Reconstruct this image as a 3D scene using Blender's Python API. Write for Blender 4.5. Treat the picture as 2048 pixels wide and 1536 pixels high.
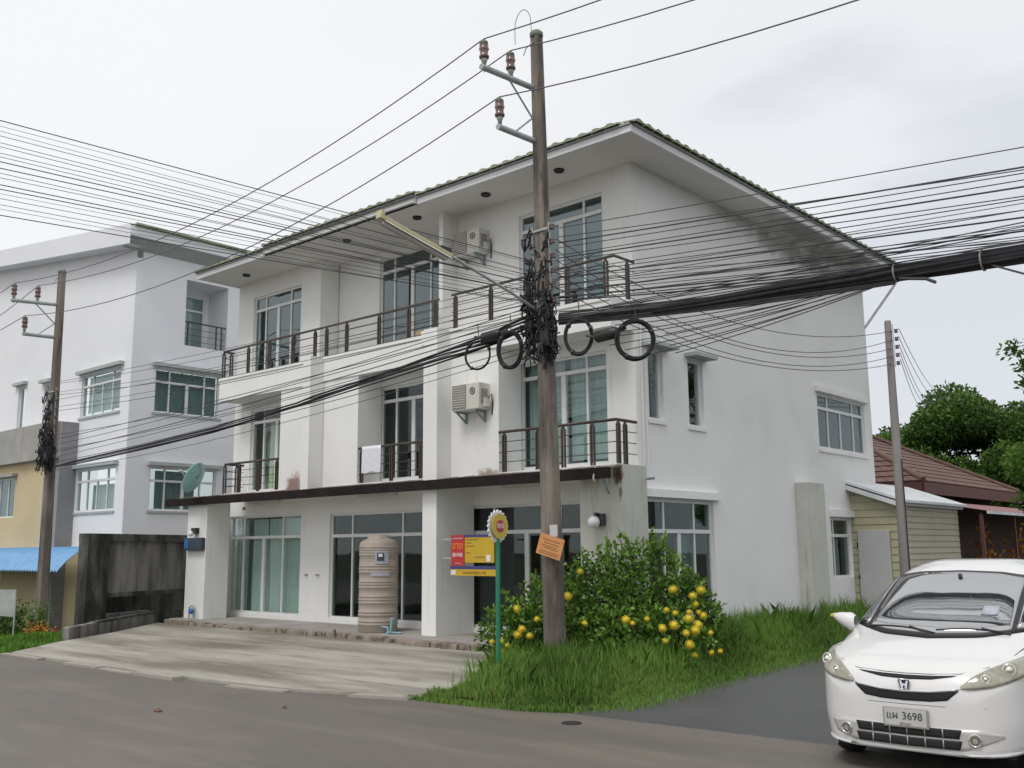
import bpy, math, random
import numpy as np
from mathutils import Vector, Matrix
from mathutils.bvhtree import BVHTree
for o in list(bpy.data.objects): bpy.data.objects.remove(o)
R = math.radians
S = bpy.context.scene
COL = S.collection
# ---------------------------------------------------------------- camera
cam = bpy.data.cameras.new('camera'); co = bpy.data.objects.new('camera', cam); COL.objects.link(co)
yaw, pitch, roll = R(41.6), R(9.5), R(-0.44)
co.matrix_world = Matrix.Translation((0, 0, 1.75)) @ Matrix.Rotation(yaw, 4, 'Z') @ Matrix.Rotation(pitch + math.pi/2, 4, 'X') @ Matrix.Rotation(roll, 4, 'Z')
cam.sensor_width = 36; cam.lens = 1980/2048*36; cam.clip_end = 2000; cam.clip_start = .05
S.camera = co
# ---------------------------------------------------------------- sky, sun, exposure
SUN_EL, SUN_AZ = R(58), R(172)      # azimuth clockwise from +Y: soft light from the road side, a little right
W = bpy.data.worlds.new('World'); S.world = W; W.use_nodes = True
nt = W.node_tree; nt.nodes.clear()
def nn(t, **k):
    n = nt.nodes.new(t)
    for a, b in k.items(): setattr(n, a, b)
    return n
sky = nn('ShaderNodeTexSky', sky_type='NISHITA', sun_disc=False, sun_elevation=SUN_EL, sun_rotation=SUN_AZ)
tc = nn('ShaderNodeTexCoord'); sep = nn('ShaderNodeSeparateXYZ'); nt.links.new(tc.outputs['Generated'], sep.inputs[0])
mp = nn('ShaderNodeMapping'); mp.inputs['Scale'].default_value = (1.0, 1.0, 2.6); nt.links.new(tc.outputs['Generated'], mp.inputs[0])
no = nn('ShaderNodeTexNoise'); no.inputs['Scale'].default_value = 1.7; no.inputs['Detail'].default_value = 5; no.inputs['Roughness'].default_value = .5
nt.links.new(mp.outputs[0], no.inputs['Vector'])
dt = nn('ShaderNodeVectorMath', operation='DOT_PRODUCT'); dt.inputs[1].default_value = (.25, .55, -.35); nt.links.new(tc.outputs['Generated'], dt.inputs[0])
ad = nn('ShaderNodeMath', operation='MULTIPLY_ADD'); ad.inputs[1].default_value = 1.15; nt.links.new(no.outputs['Fac'], ad.inputs[0]); nt.links.new(dt.outputs['Value'], ad.inputs[2])
rp = nn('ShaderNodeValToRGB'); nt.links.new(ad.outputs[0], rp.inputs[0])
rp.color_ramp.interpolation = 'B_SPLINE'; rp.color_ramp.elements[0].position = .50; rp.color_ramp.elements[0].color = (.92, .925, .93, 1)
rp.color_ramp.elements[1].position = 1.25; rp.color_ramp.elements[1].color = (.68, .71, .755, 1)
e = rp.color_ramp.elements.new(.88); e.color = (.82, .835, .86, 1)
sc = nn('ShaderNodeVectorMath', operation='SCALE'); sc.inputs[3].default_value = 9.6; nt.links.new(rp.outputs[0], sc.inputs[0])
mx = nn('ShaderNodeMix', data_type='RGBA'); mx.inputs[0].default_value = .93
nt.links.new(sky.outputs[0], mx.inputs[6]); nt.links.new(sc.outputs[0], mx.inputs[7])
bg = nn('ShaderNodeBackground'); bg.inputs[1].default_value = .1; nt.links.new(mx.outputs[2], bg.inputs[0])
ow = nn('ShaderNodeOutputWorld'); nt.links.new(bg.outputs[0], ow.inputs[0])
sl = bpy.data.lights.new('sun', 'SUN'); sl.energy = 1.45; sl.angle = R(22); sl.color = (1, .975, .94)
so = bpy.data.objects.new('sun', sl); COL.objects.link(so)
sd = Vector((math.sin(SUN_AZ)*math.cos(SUN_EL), math.cos(SUN_AZ)*math.cos(SUN_EL), math.sin(SUN_EL)))
so.rotation_euler = sd.to_track_quat('Z', 'Y').to_euler()
S.view_settings.view_transform = 'Standard'; S.view_settings.look = 'None'; S.view_settings.gamma = 1
S.view_settings.use_curve_mapping = False; S.view_settings.exposure = .16
# ---------------------------------------------------------------- materials
def mat(name, col, rough=.7, col2=None, scale=3., amt=1., detail=6, bump=0., bscale=40., stretch=(1, 1, 1), metal=0., spec=.5, coat=0., stains=(), ramp=(.35, .7), rot=0., wet=0.):
    """Principled with a two-colour noise, fine bump and optional stains (colour, scale, threshold, stretch)."""
    m = bpy.data.materials.new(name); m.use_nodes = True
    t = m.node_tree; b = t.nodes['Principled BSDF']; L = t.links.new
    def N(k, **kw):
        n = t.nodes.new(k)
        for a, v in kw.items(): setattr(n, a, v)
        return n
    b.inputs['Roughness'].default_value = rough; b.inputs['Metallic'].default_value = metal
    b.inputs['Specular IOR Level'].default_value = spec
    if coat: b.inputs['Coat Weight'].default_value = coat; b.inputs['Coat Roughness'].default_value = .06
    g = N('ShaderNodeNewGeometry')
    def mapped(st, rz=0.):
        q = N('ShaderNodeMapping'); q.inputs['Scale'].default_value = st; q.inputs['Rotation'].default_value = (0, 0, rz)
        L(g.outputs['Position'], q.inputs[0]); return q.outputs[0]
    col2 = col2 or tuple(c*.88 for c in col)
    n1 = N('ShaderNodeTexNoise'); n1.inputs['Scale'].default_value = scale; n1.inputs['Detail'].default_value = detail; n1.inputs['Roughness'].default_value = .6
    L(mapped(stretch, rot), n1.inputs['Vector'])
    r = N('ShaderNodeMapRange'); r.inputs[1].default_value = ramp[0]; r.inputs[2].default_value = ramp[1]; r.inputs[4].default_value = amt
    L(n1.outputs['Fac'], r.inputs[0])
    mxx = N('ShaderNodeMix', data_type='RGBA'); mxx.inputs[6].default_value = (*col, 1); mxx.inputs[7].default_value = (*col2, 1)
    L(r.outputs[0], mxx.inputs[0]); cur = mxx.outputs[2]
    for (sc_, ss, th, st, am) in stains:
        n2 = N('ShaderNodeTexNoise'); n2.inputs['Scale'].default_value = ss; n2.inputs['Detail'].default_value = 7; n2.inputs['Roughness'].default_value = .65
        L(mapped(st), n2.inputs['Vector'])
        r2 = N('ShaderNodeMapRange'); r2.inputs[1].default_value = th; r2.inputs[2].default_value = th+.14; r2.inputs[4].default_value = am
        L(n2.outputs['Fac'], r2.inputs[0])
        m2 = N('ShaderNodeMix', data_type='RGBA'); m2.inputs[7].default_value = (*sc_, 1); L(cur, m2.inputs[6]); L(r2.outputs[0], m2.inputs[0]); cur = m2.outputs[2]
    L(cur, b.inputs['Base Color'])
    if wet:
        rr = N('ShaderNodeMapRange'); rr.inputs[1].default_value = .4; rr.inputs[2].default_value = .65; rr.inputs[3].default_value = rough; rr.inputs[4].default_value = wet
        L(n1.outputs['Fac'], rr.inputs[0]); L(rr.outputs[0], b.inputs['Roughness'])
    if bump:
        n3 = N('ShaderNodeTexNoise'); n3.inputs['Scale'].default_value = bscale; n3.inputs['Detail'].default_value = 4
        L(g.outputs['Position'], n3.inputs['Vector'])
        bp = N('ShaderNodeBump'); bp.inputs['Strength'].default_value = bump; bp.inputs['Distance'].default_value = .01
        L(n3.outputs['Fac'], bp.inputs['Height']); L(bp.outputs[0], b.inputs['Normal'])
    return m
def blotch(m, col, centre, radii, amt=.9, scale=3.):
    """A stain with a place of its own on the thing (mildew, rust, damp): an ellipsoid mask broken up by noise."""
    t = m.node_tree; b = t.nodes['Principled BSDF']; L = t.links.new
    cur = b.inputs['Base Color'].links[0].from_socket
    g = t.nodes.new('ShaderNodeNewGeometry')
    s = t.nodes.new('ShaderNodeVectorMath'); s.operation = 'SUBTRACT'; s.inputs[1].default_value = centre; L(g.outputs['Position'], s.inputs[0])
    d = t.nodes.new('ShaderNodeVectorMath'); d.operation = 'DIVIDE'; d.inputs[1].default_value = radii; L(s.outputs[0], d.inputs[0])
    le = t.nodes.new('ShaderNodeVectorMath'); le.operation = 'LENGTH'; L(d.outputs[0], le.inputs[0])
    n = t.nodes.new('ShaderNodeTexNoise'); n.inputs['Scale'].default_value = scale; n.inputs['Detail'].default_value = 7; L(g.outputs['Position'], n.inputs['Vector'])
    a = t.nodes.new('ShaderNodeMath'); a.operation = 'MULTIPLY_ADD'; a.inputs[1].default_value = 1.5; L(n.outputs['Fac'], a.inputs[0]); L(le.outputs['Value'], a.inputs[2])
    r = t.nodes.new('ShaderNodeMapRange'); r.interpolation_type = 'SMOOTHSTEP'; r.inputs[1].default_value = 1.05; r.inputs[2].default_value = 1.75; r.inputs[3].default_value = amt; r.inputs[4].default_value = 0
    L(a.outputs[0], r.inputs[0])
    x = t.nodes.new('ShaderNodeMix'); x.data_type = 'RGBA'; x.inputs[7].default_value = (*col, 1); L(cur, x.inputs[6]); L(r.outputs[0], x.inputs[0])
    L(x.outputs[2], b.inputs['Base Color'])
def leafmat(name, c1, c2, rough=.5):
    m = bpy.data.materials.new(name); m.use_nodes = True; t = m.node_tree; b = t.nodes['Principled BSDF']; L = t.links.new
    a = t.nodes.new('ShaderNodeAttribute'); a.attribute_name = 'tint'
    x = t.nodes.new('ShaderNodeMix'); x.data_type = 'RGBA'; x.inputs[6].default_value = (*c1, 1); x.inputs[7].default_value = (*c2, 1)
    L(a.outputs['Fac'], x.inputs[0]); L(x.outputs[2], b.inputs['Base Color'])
    b.inputs['Roughness'].default_value = rough; b.inputs['Specular IOR Level'].default_value = .35
    tr = t.nodes.new('ShaderNodeBsdfTranslucent'); L(x.outputs[2], tr.inputs[0])
    ms = t.nodes.new('ShaderNodeMixShader'); ms.inputs[0].default_value = .3
    L(b.outputs[0], ms.inputs[1]); L(tr.outputs[0], ms.inputs[2]); L(ms.outputs[0], t.nodes['Material Output'].inputs[0])
    return m
def glassmat(name, tint, refl=1.0):
    m = bpy.data.materials.new(name); m.use_nodes = True; t = m.node_tree; t.nodes.clear(); L = t.links.new
    o = t.nodes.new('ShaderNodeOutputMaterial'); tr = t.nodes.new('ShaderNodeBsdfTransparent'); tr.inputs[0].default_value = (*tint, 1)
    gl = t.nodes.new('ShaderNodeBsdfGlossy'); gl.inputs[0].default_value = (.9, .97, 1, 1); gl.inputs['Roughness'].default_value = .02
    n = t.nodes.new('ShaderNodeTexNoise'); n.inputs['Scale'].default_value = 1.3; bp = t.nodes.new('ShaderNodeBump'); bp.inputs['Strength'].default_value = .08; bp.inputs['Distance'].default_value = .03
    g = t.nodes.new('ShaderNodeNewGeometry'); L(g.outputs['Position'], n.inputs['Vector']); L(n.outputs['Fac'], bp.inputs['Height']); L(bp.outputs[0], gl.inputs['Normal'])
    dp = t.nodes.new('ShaderNodeVectorMath'); dp.operation = 'DOT_PRODUCT'; L(g.outputs['Incoming'], dp.inputs[0]); L(g.outputs['Normal'], dp.inputs[1])
    ab = t.nodes.new('ShaderNodeMath'); ab.operation = 'ABSOLUTE'; L(dp.outputs['Value'], ab.inputs[0])
    om = t.nodes.new('ShaderNodeMath'); om.operation = 'SUBTRACT'; om.inputs[0].default_value = 1; L(ab.outputs[0], om.inputs[1])
    pw = t.nodes.new('ShaderNodeMath'); pw.operation = 'POWER'; pw.inputs[1].default_value = 5; L(om.outputs[0], pw.inputs[0])
    mu = t.nodes.new('ShaderNodeMath'); mu.operation = 'MULTIPLY_ADD'; mu.inputs[1].default_value = .9; mu.inputs[2].default_value = .045*refl; mu.use_clamp = True; L(pw.outputs[0], mu.inputs[0])
    ms = t.nodes.new('ShaderNodeMixShader'); L(mu.outputs[0], ms.inputs[0]); L(tr.outputs[0], ms.inputs[1]); L(gl.outputs[0], ms.inputs[2]); L(ms.outputs[0], o.inputs[0])
    return m
M = {}
grime = ((.33, .33, .27), 1.3, .60, (1, 1, .25), .35)
M['front'] = mat('white_plaster', (.80, .80, .785), .8, (.74, .74, .72), .8, bump=.25, bscale=60, stains=[((.48, .47, .41), 3.2, .60, (2.4, 2.4, .16), .38), ((.60, .56, .49), .9, .62, (1, 1, 1), .3), ((.35, .33, .28), 9, .68, (1.5, 1.5, .3), .35)])
blotch(M['front'], (.20, .085, .055), (-18.95, 13.75, 3.2), (.36, .3, .5), .85, 6); blotch(M['front'], (.26, .15, .10), (-12.85, 13.75, 3.15), (.42, .3, .16), .8, 8)
M['side'] = mat('side_plaster', (.80, .80, .80), .8, (.74, .74, .74), .5, bump=.25, bscale=60, stains=[((.62, .63, .58), 3.4, .60, (2.6, 2.6, .12), .26), ((.66, .66, .64), .5, .55, (1, 1, 1), .5)])
for c, r, a in (((-9.8, 20.6, 8.50), (2, 2.7, .32), .5), ((-9.8, 22.6, 8.36), (2, 2.0, .34), .55), ((-9.8, 18.6, 8.66), (2, 1.6, .2), .3)): blotch(M['side'], (.07, .085, .045), c, r, a)
M['pier'] = mat('pier_plaster', (.55, .56, .51), .85, (.46, .47, .42), 1.2, bump=.3, bscale=50, stains=[((.20, .20, .15), 5, .56, (2.2, 2.2, .16), .55), ((.36, .34, .27), 2, .6, (1, 1, .3), .5)])
blotch(M['pier'], (.10, .045, .025), (-9.78, 13.66, 2.98), (.16, .14, .22), .95, 9); blotch(M['pier'], (.13, .08, .05), (-9.74, 13.68, 2.68), (.05, .1, .16), .8, 12)
M['soffit'] = mat('soffit_board', (.74, .73, .71), .85, (.68, .67, .65), .7)
for c, r in (((-9.3, 20.5, 8.8), (.6, 2.2, 1)), ((-9.4, 22.8, 8.8), (.7, 1.8, 1))): blotch(M['soffit'], (.10, .115, .07), c, r, .6)
M['fascia'] = mat('fascia_board', (.78, .78, .80), .6, (.68, .68, .70), 1.5, stretch=(1, 1, 4))
M['fasciadark'] = mat('fascia_trim', (.36, .35, .37), .6)
M['tile'] = mat('pale_green_roof_tile', (.36, .41, .30), .8, (.21, .26, .16), 3.5, bump=.3, bscale=30, stains=[((.10, .12, .07), 6, .6, (1, 1, 1), .6)])
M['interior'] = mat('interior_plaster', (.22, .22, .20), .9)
M['frame'] = mat('white_aluminium', (.72, .73, .72), .4, (.64, .65, .64), 4)
M['dkframe'] = mat('dark_gasket', (.05, .055, .06), .5)
M['glass'] = glassmat('green_glass', (.91, .945, .935), 1.0)
M['glassdk'] = glassmat('dark_tinted_glass', (.72, .78, .77), 1.0)
M['glassup'] = glassmat('grey_reflective_glass', (.60, .70, .70), 2.6)
M['curtain'] = mat('teal_curtain_cloth', (.33, .44, .43), .9, (.26, .36, .35), 2, stretch=(1, 1, .3))
M['blind'] = mat('pale_green_blind_cloth', (.46, .58, .54), .9, (.40, .52, .48), 2, stretch=(1, 1, .3))
M['curtaingreen'] = mat('pale_lime_curtain_cloth', (.52, .60, .42), .9, (.42, .52, .3), 3)
M['rail'] = mat('dark_brown_painted_steel', (.045, .035, .032), .5, (.09, .06, .045), 6, bump=.1)
M['railtop'] = mat('weathered_timber_handrail', (.12, .10, .085), .7, (.06, .05, .045), 8)
M['canopy'] = mat('canopy_gutter_black', (.016, .014, .014), .9, (.03, .022, .02), 2, spec=.15)
M['canopytile'] = mat('brown_canopy_tile', (.20, .14, .11), .9, (.10, .08, .07), 5, bump=.4, stains=[((.30, .29, .27), 4, .6, (1, 1, 1), .7)])
M['concrete'] = mat('apron_concrete', (.37, .35, .305), .85, (.175, .16, .13), .7, detail=9, bump=.35, bscale=70, stretch=(.30, 1.5, 1), rot=.16, ramp=(.40, .62),
    stains=[((.11, .10, .08), 1.5, .54, (.3, 1.7, 1), .65), ((.13, .12, .10), 14, .60, (.6, 1.4, 1), .5), ((.46, .45, .41), 2.2, .60, (.4, 1.2, 1), .5), ((.17, .18, .11), .6, .66, (1, 1, 1), .5)])
M['kerb'] = mat('pale_lip_concrete', (.34, .31, .28), .85, (.28, .25, .22), 3, bump=.4, stains=[((.14, .12, .1), 5, .6, (1, 1, 1), .6)])
M['platform'] = mat('terrace_concrete', (.37, .34, .32), .85, (.28, .25, .23), 1.5, bump=.3, stains=[((.20, .16, .13), 2, .6, (1, 1, 1), .5)])
M['stone'] = mat('damp_edge_stone', (.30, .26, .21), .9, (.12, .09, .075), 4, bump=.6, bscale=25, stains=[((.17, .06, .035), 3, .6, (1, 1, 1), .5), ((.05, .045, .04), 4, .56, (1, 1, 1), .8)])
M['road'] = mat('worn_asphalt', (.148, .128, .112), .62, (.112, .101, .092), .35, detail=10, bump=.55, bscale=90, stretch=(.6, 1.4, 1), wet=.5,
    stains=[((.20, .172, .140), .9, .50, (.35, 1.5, 1), .5), ((.085, .08, .075), .6, .53, (.4, 1.2, 1), .55), ((.24, .2, .155), 7, .70, (1, 1, 1), .4), ((.10, .086, .07), .30, .50, (.3, 1.6, 1), .5), ((.27, .24, .2), 38, .60, (1, 1, 1), .45), ((.06, .055, .05), 30, .60, (1, 1, 1), .5)])
M['lane'] = mat('dark_damp_asphalt', (.075, .076, .077), .55, (.058, .06, .061), .6, bump=.55, bscale=90, wet=.38, stains=[((.12, .115, .10), 1.6, .62, (1, 1, 1), .5), ((.05, .06, .035), 1.2, .66, (1, 1, 1), .5), ((.15, .145, .135), 38, .61, (1, 1, 1), .4)])
M['soil'] = mat('damp_soil', (.085, .075, .05), .95, (.05, .055, .03), 2, bump=.5)
M['pole'] = mat('weathered_pole_concrete', (.24, .205, .175), .95, (.10, .083, .072), 3.2, bump=.6, bscale=35, stretch=(1, 1, .22), ramp=(.38, .62), stains=[((.33, .31, .28), 4, .60, (2, 2, .12), .6), ((.035, .03, .026), 2.2, .55, (2, 2, .3), .8)])
M['pole3'] = mat('slim_pole_concrete', (.27, .25, .24), .9, (.19, .18, .165), 3, stretch=(1, 1, .2), bump=.3)
M['galv'] = mat('galvanised_steel', (.42, .46, .45), .5, (.30, .34, .33), 5, metal=.25)
M['porcelain'] = mat('brown_porcelain', (.10, .05, .042), .22, (.20, .12, .10), 6, coat=.5)
M['porctop'] = mat('mossy_insulator_cap', (.11, .14, .09), .6, (.18, .2, .15), 9)
M['wire'] = mat('black_cable_sheath', (.04, .04, .047), .6, (.065, .065, .072), 3)
M['sheath'] = mat('tarry_cable_sheath', (.018, .018, .022), .7, (.035, .035, .04), 6, spec=.25)
M['wirehv'] = mat('aluminium_conductor', (.12, .11, .16), .5)
M['tube'] = mat('yellowed_lamp_fixture', (.52, .46, .26), .5, (.42, .38, .24), 5)
M['lampwhite'] = mat('lamp_reflector', (.62, .62, .58), .5)
M['acwhite'] = mat('ivory_metal_casing', (.64, .63, .58), .5, (.55, .53, .48), 2, stretch=(1, 1, .4))
M['acgrille'] = mat('grey_beige_grille', (.30, .27, .25), .6, (.24, .22, .2), 4)
M['black'] = mat('black_plastic', (.02, .02, .02), .5)
M['darkrecess'] = mat('dark_cover_and_recess_shade', (.012, .012, .013), .8)  # near-black paints recess shade in grille, slots and arches; plain colour for drain cover
M['tank'] = mat('sandstone_beige_plastic', (.38, .325, .28), .55, (.32, .27, .23), 5, detail=9, bump=.1, stains=[((.40, .35, .31), 14, .6, (1, 1, 1), .5)])
M['label'] = mat('pale_sticker', (.42, .43, .50), .5, (.3, .31, .38), 25)
M['pvc'] = mat('blue_green_pvc', (.16, .38, .38), .4)
M['pvcgrey'] = mat('blue_grey_pvc', (.24, .36, .44), .4)
M['green'] = mat('green_painted_pipe', (.012, .20, .115), .4, (.02, .14, .08), 5)
M['red'] = mat('red_sign_print', (.50, .025, .03), .5); M['redflower'] = mat('crimson_sign_print', (.42, .03, .05), .5)
M['yellow'] = mat('yellow_sign_print', (.58, .40, .02), .5, (.5, .32, .015), 3)
M['signyellow'] = mat('mustard_disc', (.56, .42, .06), .5)
M['blue'] = mat('navy_sign_print', (.05, .05, .20), .5); M['white'] = mat('white_print', (.78, .78, .78), .5); M['orangeprint'] = mat('orange_print', (.75, .30, .02), .5)
M['orange'] = mat('faded_orange_board', (.62, .29, .105), .7, (.54, .24, .09), 8, stains=[((.32, .17, .09), 9, .6, (.6, .6, 2), .5)])
M['smudge'] = mat('faded_brown_print', (.30, .14, .06), .8)
M['signblue'] = mat('slate_blue_board', (.05, .07, .10), .5, (.035, .05, .075), 4)
M['bluelogo'] = mat('bright_blue_print', (.04, .16, .42), .5)
M['dish'] = mat('sea_green_dish', (.36, .64, .62), .5, (.30, .57, .55), 3)
M['towel'] = mat('white_towel_cloth', (.74, .74, .80), .95, (.68, .68, .74), 8)
M['card'] = mat('tan_cardboard', (.45, .34, .20), .9)
M['nbr'] = mat('neighbour_white_plaster', (.79, .80, .83), .8, (.74, .75, .785), .5, stains=[((.56, .57, .57), 1.5, .64, (1.3, 1.3, .2), .25)])
M['nbrhood'] = mat('grey_green_hood', (.42, .46, .45), .8)
M['yelwall'] = mat('mustard_plaster', (.60, .485, .30), .85, (.52, .42, .26), .8, stains=[((.38, .31, .2), 1.8, .6, (1.3, 1.3, .25), .5)])
M['greyband'] = mat('grey_parapet_plaster', (.37, .36, .34), .85, (.29, .285, .265), 1.5, stains=[((.2, .2, .17), 2.5, .6, (2, 2, .25), .5)])
M['greydk'] = mat('grey_side_plaster', (.29, .28, .29), .85)
M['pilaster'] = mat('pale_grey_pilaster', (.50, .50, .47), .85)
M['bluemetal'] = mat('blue_painted_metal', (.16, .36, .60), .5, (.12, .28, .5), 3)
M['mildew'] = mat('mildewed_concrete', (.15, .142, .13), .95, (.03, .03, .027), 1.9, detail=10, bump=.6, bscale=30, stretch=(1, 1, .28), ramp=(.40, .60), stains=[((.018, .018, .016), 1.2, .50, (1, 1, .6), .85)])
M['mildewlite'] = mat('streaked_concrete', (.25, .24, .23), .95, (.085, .082, .078), 2.6, detail=10, bump=.6, bscale=30, stretch=(1, 1, .18), ramp=(.40, .62), stains=[((.05, .05, .047), 1.6, .60, (1, 1, .3), .7)])
M['cladA'] = mat('cream_cladding', (.42, .40, .27), .75, (.36, .34, .22), 1.4, stains=[((.33, .26, .17), 1.5, .6, (1, 1, .3), .5)])
M['cladB'] = mat('cream_cladding_lit_side', (.50, .47, .37), .75, (.44, .42, .32), 1.4)  # lighter copy of the cladding: the lane-facing side's light painted in
M['doorwhite'] = mat('white_door_panel', (.50, .50, .50), .6, (.44, .44, .44), 2)
M['sheetwhite'] = mat('white_metal_sheet', (.70, .72, .72), .5, (.5, .54, .57), 2)
M['brownroof'] = mat('red_brown_roof_tile', (.155, .085, .07), .85, (.10, .06, .05), 4, bump=.3)
M['maroon'] = mat('maroon_fascia', (.11, .035, .03), .6, (.075, .03, .025), 3)
M['maroonmetal'] = mat('maroon_metal_sheet', (.26, .10, .10), .5, (.2, .09, .09), 2)
M['darkwall'] = mat('brown_timber_wall', (.07, .045, .035), .9)
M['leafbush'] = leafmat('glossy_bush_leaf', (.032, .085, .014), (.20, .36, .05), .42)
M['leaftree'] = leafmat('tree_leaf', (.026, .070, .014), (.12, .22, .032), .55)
M['leafpale'] = leafmat('young_tree_leaf', (.06, .14, .02), (.16, .30, .04), .5)
M['grass'] = leafmat('grass_blade', (.07, .155, .025), (.24, .38, .08), .6)
M['straw'] = leafmat('dry_straw_blade', (.20, .17, .07), (.42, .35, .17), .8)
M['grassfar'] = leafmat('verge_grass_blade', (.07, .17, .02), (.19, .36, .05), .6)
M['croton'] = leafmat('croton_leaf', (.35, .03, .02), (.75, .42, .05), .5)
M['bark'] = mat('bark', (.10, .075, .05), .95, (.06, .045, .03), 6, bump=.5, stretch=(1, 1, .3))
M['petal'] = mat('yellow_petal', (.86, .72, .06), .6, (.80, .56, .03), 6)
M['paint'] = mat('white_car_paint', (.66, .655, .65), .3, (.65, .645, .64), 2, coat=.7)
M['chrome'] = mat('chrome', (.75, .75, .78), .12, metal=1.)
M['headlens'] = mat('fogged_headlight_lens', (.36, .35, .28), .2, (.17, .16, .12), 9, coat=1.)
M['reflector'] = mat('headlight_reflector', (.80, .80, .74), .15, metal=.8)
M['tyre'] = mat('tyre_rubber', (.02, .02, .021), .8); M['rim'] = mat('alloy_rim', (.45, .45, .46), .3, metal=.7)
M['carglass'] = mat('dark_car_glass', (.045, .05, .055), .04, (.03, .035, .04), 2, spec=1.0)
M['carglass'].node_tree.nodes['Principled BSDF'].inputs['IOR'].default_value = 3.0
M['platframe2'] = mat('silver_intake_surround', (.55, .54, .52), .3, metal=.3)
M['plate'] = mat('reflective_plate', (.50, .50, .48), .4, (.44, .44, .42), 8); M['plateframe'] = mat('dull_plate_frame', (.38, .36, .33), .35, metal=.4); M['ink'] = mat('dark_plate_paint', (.06, .06, .075), .5)
M['banner'] = mat('grey_vinyl_banner', (.42, .43, .42), .6, (.3, .32, .3), 3)
M['globe'] = mat('opal_lamp_globe', (.78, .78, .80), .2)
M['meter'] = mat('weathered_pipework', (.22, .28, .30), .5)
M['paper'] = mat('white_paper_notice', (.55, .54, .53), .8, (.45, .44, .43), 20)
M['leafdry'] = mat('dry_leaf', (.14, .075, .05), .9)
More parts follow.
